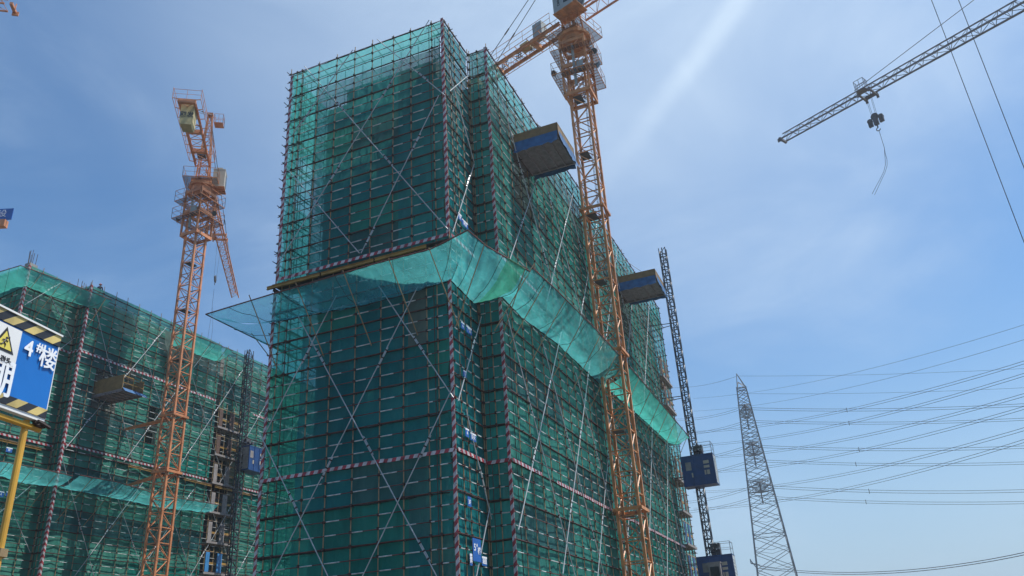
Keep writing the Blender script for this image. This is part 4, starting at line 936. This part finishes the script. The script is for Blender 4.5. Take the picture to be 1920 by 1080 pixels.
plate('single small blue sign midway up the recess, crossed by a brace', .74, 1.08, 14.4, 14.72, '5')
plate('small blue sign left of a pair, above the red-white band', .74, 1.12, 11.5, 11.9, '4')
plate('blue and white sign right of a pair, above the red-white band', 1.28, 1.88, 11.45, 11.82, '防火')
plate('small blue sign reading 3F below the red-white band', .72, 1.08, 8.35, 8.78, '3F', hdr=False)
bg_ = plate('tall blue building number board reading 5#楼', .98, 1.82, 6.05, 7.02, '', hdr=False, wv=-.20)
text_mb('5', G(1.18, -.215, 6.62), U, Z, .42, .003, bold=.008).build('lettering', M['letter_white'], bg_)
text_mb('#', G(1.40, -.215, 6.74), U, Z, .2, .003, bold=.004).build('lettering', M['letter_white'], bg_)
text_mb('楼', G(1.62, -.215, 6.50), U, Z, .32, .003, bold=.006).build('lettering', M['letter_white'], bg_)
plate('narrow white sign tucked left below the tall building number board', .73, .97, 5.85, 6.35, '禁', 'plateblue')
plate('white-edged sign right of the tall building number board', 1.98, 2.5, 5.95, 6.35, '通道')
def lplate(label, x0, y0, x1, y1, txt):
    def hit(x, y):
        d = px_dir(x, y); o = O + W * 45.6; t = (o - CAM).dot(W) / d.dot(W); p = CAM + d * t - O; return p.dot(U), p.z
    a, b = hit(x0, y0), hit(x1, y1); plate(label, a[0], max(b[0], a[0] + .5), b[1] - .1, a[1], txt, wv=45.58)
lplate('little blue sign reading 7 high behind the yellow post', 12, 838, 22, 847, '7F')
lplate('little blue sign low behind the yellow post, left of another', -3, 920, 5, 930, '4')
lplate('little blue sign low behind the yellow post, right of another', 12, 921, 20, 930, '5F')

# ---------------------------------------------------------------- near sign on its yellow frame
sa = RAD(11); SD = Vector((math.sin(sa), math.cos(sa), 0)); SN = Vector((math.cos(sa), -math.sin(sa), 0))
SR = Vector((-5.237, 8.525, 0))
root = thing('warning_sign', 'blue warning board with yellow-black hazard edges and white characters, on the near yellow post', 'sign', SR + Z * 4.42)
zt0, zb0 = 5.40, 4.43; SW = 3.4
def SP(s, z, o=0): return SR + SD * s + SN * o + Z * z
mb = MB(); nseg = 24; rows = []
for z in (zb0 + .10, zb0 + .3, (zt0 + zb0) / 2, zt0 - .32, zt0 - .125):
    rows.append([SP(-SW * i / nseg, z, .006 * sag_noise(i * .9, z * 3, 1)) for i in range(nseg + 1)])
mb.grid(rows); mb.obox(SP(-SW / 2, (zt0 + zb0) / 2, -.035), SD * SW / 2, SN * .02, Z * ((zt0 - zb0) / 2 - .004)); mb.build('board', M['signblue'], root)
M['hazard'] = stripe_mat('hazard_stripe', (.62, .48, .17), (.022, .022, .026), .29, tuple(SD - Z * 1.4), .45)
for zc, hh in ((zt0 - .0625, .0625), (zb0 + .05, .05)):
    mb = MB(); mb.obox(SP(-SW / 2, zc, .010), SD * SW / 2, SN * .006, Z * hh); mb.build('hazard_stripe', M['hazard'], root)
mb = MB(); mb.obox(SP(-SW / 2, zt0 + .010, -.02), SD * (SW / 2 + .01), SN * .05, Z * .010); mb.obox(SP(-SW / 2, zb0 - .022, -.03), SD * SW / 2, SN * .035, Z * .022); mb.obox(SP(.008, (zt0 + zb0) / 2, -.03), SD * .006, SN * .03, Z * (zt0 - zb0) / 2); mb.build('edge_trim', M['signwhite'], root)
mb = MB(); mb.obox(SP(-.765, 5.035, .014), SD * .205, SN * .004, Z * .215); pan = mb.build('warning_panel', M['signwhite'], root)
def tri(cx, cz, r, o): return [SP(cx, cz + r, o), SP(cx + r * .9, cz - r * .62, o), SP(cx - r * .9, cz - r * .62, o)]
mb = MB(); mb.poly(tri(-.765, 5.06, .165, .019), SN * .003); mb.build('warning_triangle', M['black'], pan)
mb = MB(); mb.poly(tri(-.765, 5.058, .120, .023), SN * .003); mb.build('warning_triangle', M['signyel'], pan)
mb = MB(); fx, fz = -.772, 5.045
def bar(a, b, r): mb.tube(SP(fx + a[0], fz + a[1], .029), SP(fx + b[0], fz + b[1], .029), r, 6)
mb.tube(SP(fx + .022, fz + .058, .027), SP(fx + .022, fz + .058, .032), .013, 10)
for a, b, r in (((.014, .040), (-.006, .004), .011), ((.012, .038), (.040, .022), .005), ((.040, .022), (.046, .036), .005), ((.010, .036), (-.022, .030), .005), ((-.022, .030), (-.030, .014), .005), ((-.004, .004), (.022, -.014), .007), ((.022, -.014), (.018, -.042), .006), ((-.006, .004), (-.024, -.022), .007), ((-.024, -.022), (-.046, -.026), .006)): bar(a, b, r)
mb.poly([SP(fx + .034, fz + .062, .027), SP(fx + .066, fz + .058, .027), SP(fx + .058, fz + .085, .027)], SN * .003)
mb.build('pictogram', M['black'], pan)
text_mb('当心碰头', SP(-.765, 4.872, .019), SD, Z, .072, .002, bold=.002).build('lettering', M['black'], pan)
for ch, s, z, sz in (('4', -.425, 5.10, .25), ('#', -.28, 5.165, .15), ('楼', -.135, 5.075, .265)):
    text_mb(ch, SP(s, z, .016), SD, Z, sz, .003, bold=.0035, sx=1.0).build('lettering', M['letter_white'], root)
for ch, s in (('棚', -.735), ('护', -1.30), ('防', -1.80)):
    text_mb(ch, SP(s, 4.665, .016), SD, Z, .42, .003, bold=.006, sx=1.0).build('lettering', M['letter_white'], root)
root = thing('yellow_post', 'yellow steel post carrying the near blue warning board', 'post', SR + SD * -.03)
PB = at_dist(47, 800, 9.95); mb = MB(); pc = Vector((PB.x, PB.y, 0))
mb.tube(pc, pc + Z * 4.38, .036, 12); mb.build('upright', M['postyellow'], root)
mb = MB(); mb.tube(SP(.02, 4.32, -.06), SP(-SW, 4.32, -.06), .034, 10); mb.build('crossbar', M['postyellow'], root)
mb = MB(); mb.obox(SP(-.03, 4.36, -.03), SD * .05, SN * .045, Z * .035); mb.tube(SP(-.12, 4.37, .03), SP(.06, 4.34, .03), .02, 6); mb.tube(SP(-.1, 4.32, .04), SP(-.1, 4.40, -.06), .02, 6); mb.build('clamp', M['pole_dark'], root)
for zz in (2.72, 2.98):
    mb = MB(); mb.tube(pc + Z * zz - SD * .07, pc + Z * zz + SD * .06, .03, 8); mb.obox(pc + Z * (zz + .02), SD * .05, SN * .055, Z * .04); mb.build('clamp', M['pole'], root)

# ---------------------------------------------------------------- pylon and lines
PD = 230.0
pt_ = at_dist(1381, 706, PD); pb_ = at_dist(1457, 1080, PD)
pc = Vector((pb_.x, pb_.y, 0)); AX = Vector((math.sin(RAD(15.6)), math.cos(RAD(15.6)), 0)); AP = Vector((math.cos(RAD(15.6)), -math.sin(RAD(15.6)), 0))
root = thing('transmission_pylon', 'tall grey lattice transmission pylon at the lower right', 'pylon', pc)
def hw(z):   # half width of the body
    return 4.75 + (1.15 - 4.75) * (z - 20) / 52
ztop = pt_.z
lv = [0.5]; z = .5
while z < ztop - 3: z += max(2.2, hw(z) * .95); lv.append(min(z, ztop - 3.5))
for i, (za, zb) in enumerate(zip(lv, lv[1:])):
    mb = MB()
    A_ = [pc + AP * hw(za) * p + AX * hw(za) * q + Z * za for p, q in ((1, 1), (-1, 1), (-1, -1), (1, -1))]; B_ = [pc + AP * hw(zb) * p + AX * hw(zb) * q + Z * zb for p, q in ((1, 1), (-1, 1), (-1, -1), (1, -1))]
    for j in range(4):
        mb.beam(A_[j], B_[j], .28, .28, 0, up=AP); k2 = (j + 1) % 4
        mb.beam(A_[j], B_[k2], .13, .13); mb.beam(A_[k2], B_[j], .13, .13)
        if i % 3 == 0: mb.beam(A_[j], A_[k2], .14, .14)
        mb.beam((A_[j] + A_[k2]) / 2, (A_[j] * 3 + B_[j]) / 4, .08, .08); mb.beam((A_[j] + A_[k2]) / 2, (A_[k2] * 3 + B_[k2]) / 4, .08, .08)
    mb.build('tower_body', M['galv'], root)
zc_arm = [at_dist(1400, 776, PD).z, at_dist(1405, 848, PD).z, at_dist(1415, 919, PD).z]
for zc in zc_arm:
    for s_ in (-1, 1):
        mb = MB(); e = hw(zc); tipp = pc + AX * s_ * 8.2 + Z * (zc + .5)
        for p in (-1, 1):
            for zo in (0, 2.2): mb.beam(pc + AX * s_ * e + AP * p * e + Z * (zc + zo), tipp, .16, .16)
        for t in (.15, .35, .55, .75):
            q1 = [(pc + AX * s_ * e + AP * p * e + Z * (zc + zo)).lerp(tipp, t) for p, zo in ((-1, 0), (1, 0), (1, 2.2), (-1, 2.2))]
            for a_, b_ in zip(q1, q1[1:] + q1[:1]): mb.beam(a_, b_, .09, .09)
            mb.beam(q1[0], q1[2], .08, .08); mb.beam(q1[1], q1[3], .08, .08)
        arm = mb.build('crossarm', M['galv'], root)
        mb = MB(); mb.tube(tipp, tipp - Z * 3.0, .14, 6)
        for q in range(10): mb.tube(tipp - Z * (.3 + .26 * q), tipp - Z * (.36 + .26 * q), .24, 8)
        mb.build('insulator', M['grey_steel'], arm)
mb = MB(); e = hw(ztop - 3.5) * .9; ap = pc + Z * ztop
for s_ in (-1, 1):
    tipp = pc + AX * s_ * 4 - AP * .6 + Z * (ztop - .4)
    for p in (-1, 1):
        for q in (-1, 1): mb.beam(pc + AP * p * e + AX * q * e + Z * (ztop - 3.5), tipp, .14, .14)
    mb.tube(tipp, tipp - Z * .6, .1, 5)
mb.build('peak_arm', M['galv'], root)
def wire(label, a, b, sag, twin, grp, r=.05, ext=.35, spacers=(), n=24, loc=None):
    root = thing('power_line', label, 'power line', a, grp)
    a = Vector(a); b = Vector(b); pa = []
    for i in range(n + 1):
        t = i / n * (1 + ext); p = a.lerp(b, t); pa.append(p - Z * (sag * 4 * t * (1 - t)))
    r *= .78
    for q in ((0, .19) if twin else (0,)):
        mb = MB(); mb.path([p - Z * q * twin for p in pa], r, 4); mb.build('conductor', M['wire'], root)
    if twin:
        for t in spacers:
            p = a.lerp(b, t) - Z * (sag * 4 * t * (1 - t)); mb = MB(); mb.tube(p + Z * .3, p - Z * (.19 * twin + .3), r * 1.5, 5); mb.build('spacer', M['wire'], root)
Drt = 230
tw = [(1392, 764, 757, 1600), (1397, 788, 784, 1604), (1402, 834, 836, 1622), (1407, 861, 866, 1616), (1416, 909, 918, 1640), (1420, 929, 940, 1634)]
desc = ['highest', 'second', 'third', 'fourth', 'fifth', 'lowest']
for i, (x, y, y2, sx_) in enumerate(tw):
    D1 = PD - 8 if i % 2 == 0 else PD + 8
    a = at_dist(x, y, D1); b = at_dist(1920, y2, D1 + 6)
    wire('twin power cable running level to the right from the pylon, %s of six' % desc[i], a, b, .8, 3.1, 'level twin cables from the pylon', .07, spacers=((sx_ - x) / (1920 - x),))
for i, (x, y, y2) in enumerate(((1382, 705, 691), (1392, 738, 727))):
    wire(['faint single earth wire running level from the pylon peak', 'faint single wire running level just below the pylon peak'][i], at_dist(x, y, PD), at_dist(1920, y2, PD + 6), .6, 0, 'level earth wires from the pylon', .045)
rise = [((1300, 747), (1920, 609), 0), ((1300, 771), (1920, 637), 0), ((1300, 809), (1920, 677), 1), ((1300, 834), (1920, 700), 1), ((1300, 857), (1920, 738), 1), ((1300, 885), (1920, 762), 1), ((1300, 921), (1920, 802), 1), ((1300, 953), (1920, 824), 1)]
rl = ['single wire rising to the right, highest of the rising lines', 'single wire rising to the right, second of the rising lines', 'rising twin cable, topmost pair below the two single wires', 'rising twin cable, second pair below the two single wires', 'rising twin cable passing just above the hoist cage, third pair', 'rising twin cable level with the hoist cage roof, fourth pair', 'rising twin cable, second pair from the bottom', 'rising twin cable, bottom pair']
for i, (a, b, t) in enumerate(rise):
    wire(rl[i], at_dist(*a, 340), at_dist(*b, 205), 3.2, 3.3 if t else 0, 'lines rising to the right', .075 if t else .06, ext=.3)
for i, (x, y, yl) in enumerate([(1383, 766, 785), (1388, 792, 812), (1393, 838, 861), (1397, 866, 890), (1405, 913, 940), (1409, 933, 958), (1380, 706, 726)]):
    wire(['high cable', 'second cable', 'third cable', 'fourth cable', 'fifth cable', 'low cable', 'thin top wire'][i] + ' falling away left from the pylon behind the hoist', at_dist(x, y, PD), at_dist(1290, yl, 262), .5, 3.0 if i < 6 else 0, 'cables falling left from the pylon', .06, ext=.6)
wire('thick low cable bundle leaving the pylon foot at the bottom right', at_dist(1425, 1062, 222), at_dist(1920, 1036, 190), 2.4, 2.2, None, .1)
mb = MB(); a = at_dist(1425, 1060, 222); bb = at_dist(1408, 1056, 222); mb.beam(a, bb, .3, .3); mb.beam(bb + Z * .8, at_dist(1418, 1064, 222), .2, .2); mb.tube(bb, bb + Z * 1.0, .12); mb.build('side_bracket', M['galv'], root)

# ---------------------------------------------------------------- roof details on the left building
def rebar(label, c, n, h, seed, spread=.5):
    rn = random.Random(seed); mb = MB()
    for i in range(n):
        p = c + U * rn.uniform(-spread, spread) + W * rn.uniform(-.25, .25); mb.tube(p, p + Z * h * rn.uniform(.75, 1.0) + U * rn.uniform(-.1, .1), .022, 4)
    root = thing('rebar_bundle', label, 'rebar', c, 'rebar standing on the left roof')
    mb.build('bars', M['rebar'], root); mb = MB(); mb.obox(c + Z * .1, U * (spread + .1), W * .3, Z * .45); mb.build('column_stub', M['slab'], root)
rebar('tall dark rebar bundle at the left roof corner above the striped post', G(10.95, 46.5, 36.2), 7, 1.9, 1, .3)
rebar('thin rebar sticking up from the left roof, just before the worker', G(16.2, 46.5, 36.0), 6, 1.5, 2, .6)
rebar('sparse low rebar over the far left front edge', G(11.2, 50.5, 36.0), 6, 1.2, 3, 1.3)
# a worker on the roof, only head and shoulders above the edge
PW = G(17.35, 45.45, 35.55)
def skin_body(name, verts, edges, m, parent, sub=1):
    me = bpy.data.meshes.new(name); me.from_pydata([v[0] for v in verts], edges, []); o = bpy.data.objects.new(name, me); C.objects.link(o)
    md = o.modifiers.new('skin', 'SKIN'); sv = me.skin_vertices[0].data
    for i, v in enumerate(verts): sv[i].radius = (v[1], v[1]); 
    sv[0].use_root = True
    sb = o.modifiers.new('sub', 'SUBSURF'); sb.levels = sub; sb.render_levels = sub
    me.materials.append(m); o.parent = parent; return o
pr = thing('person', 'worker in dark clothes behind the left roof edge, head and shoulders showing', 'person', PW)
bv = [((0, 0, .95), .15), ((0, 0, 1.2), .17), ((0, .02, 1.42), .15), ((0, .03, 1.52), .06), ((.09, 0, .85), .10), ((.11, -.03, .48), .07), ((.11, 0, .06), .05), ((-.09, 0, .85), .10), ((-.11, -.03, .48), .07), ((-.11, 0, .06), .05),
      ((.22, .02, 1.40), .07), ((.27, .10, 1.12), .05), ((.20, .30, 1.02), .04), ((-.22, .02, 1.40), .07), ((-.27, .10, 1.12), .05), ((-.20, .30, 1.02), .04), ((.11, .16, .03), .04), ((-.11, .16, .03), .04)]
be = [(0, 1), (1, 2), (2, 3), (0, 4), (4, 5), (5, 6), (0, 7), (7, 8), (8, 9), (2, 10), (10, 11), (11, 12), (2, 13), (13, 14), (14, 15), (6, 16), (9, 17)]
skin_body('body', bv, be, M['cloth'], pr)
hd = [((0, .03, 1.54), .055), ((0, .05, 1.62), .085), ((0, .05, 1.70), .09), ((0, .03, 1.76), .06)]
skin_body('head', hd, [(0, 1), (1, 2), (2, 3)], M['skin'], pr, 2)
mb = MB()
for j in range(4):
    z0_, z1_ = PW.z + 1.70 + .035 * j, PW.z + 1.70 + .035 * (j + 1); mb.tube((PW.x, PW.y + .04, z0_), (PW.x, PW.y + .04, z1_), .125 * math.cos(j * .38), 10, 0, .125 * math.cos((j + 1) * .38))
mb.tube((PW.x, PW.y + .06, PW.z + 1.695), (PW.x, PW.y + .06, PW.z + 1.71), .16, 12); mb.build('helmet', M['helmet'], pr)

# ---------------------------------------------------------------- the hazy air of the site
hz = MB(); hz.obox((0, 0, 62), Vector((3010, 0, 0)), Vector((0, 3010, 0)), Z * 63.0)
hm = bpy.data.materials.new('summer_haze'); hm.use_nodes = True; t = hm.node_tree; t.nodes.clear()
vol = t.nodes.new('ShaderNodeVolumePrincipled'); vol.inputs['Color'].default_value = (.86, .93, 1, 1); vol.inputs['Density'].default_value = .00042; vol.inputs['Anisotropy'].default_value = .45
om = t.nodes.new('ShaderNodeOutputMaterial'); t.links.new(vol.outputs[0], om.inputs['Volume'])
tag(hz.build('haze', hm), kind='stuff')
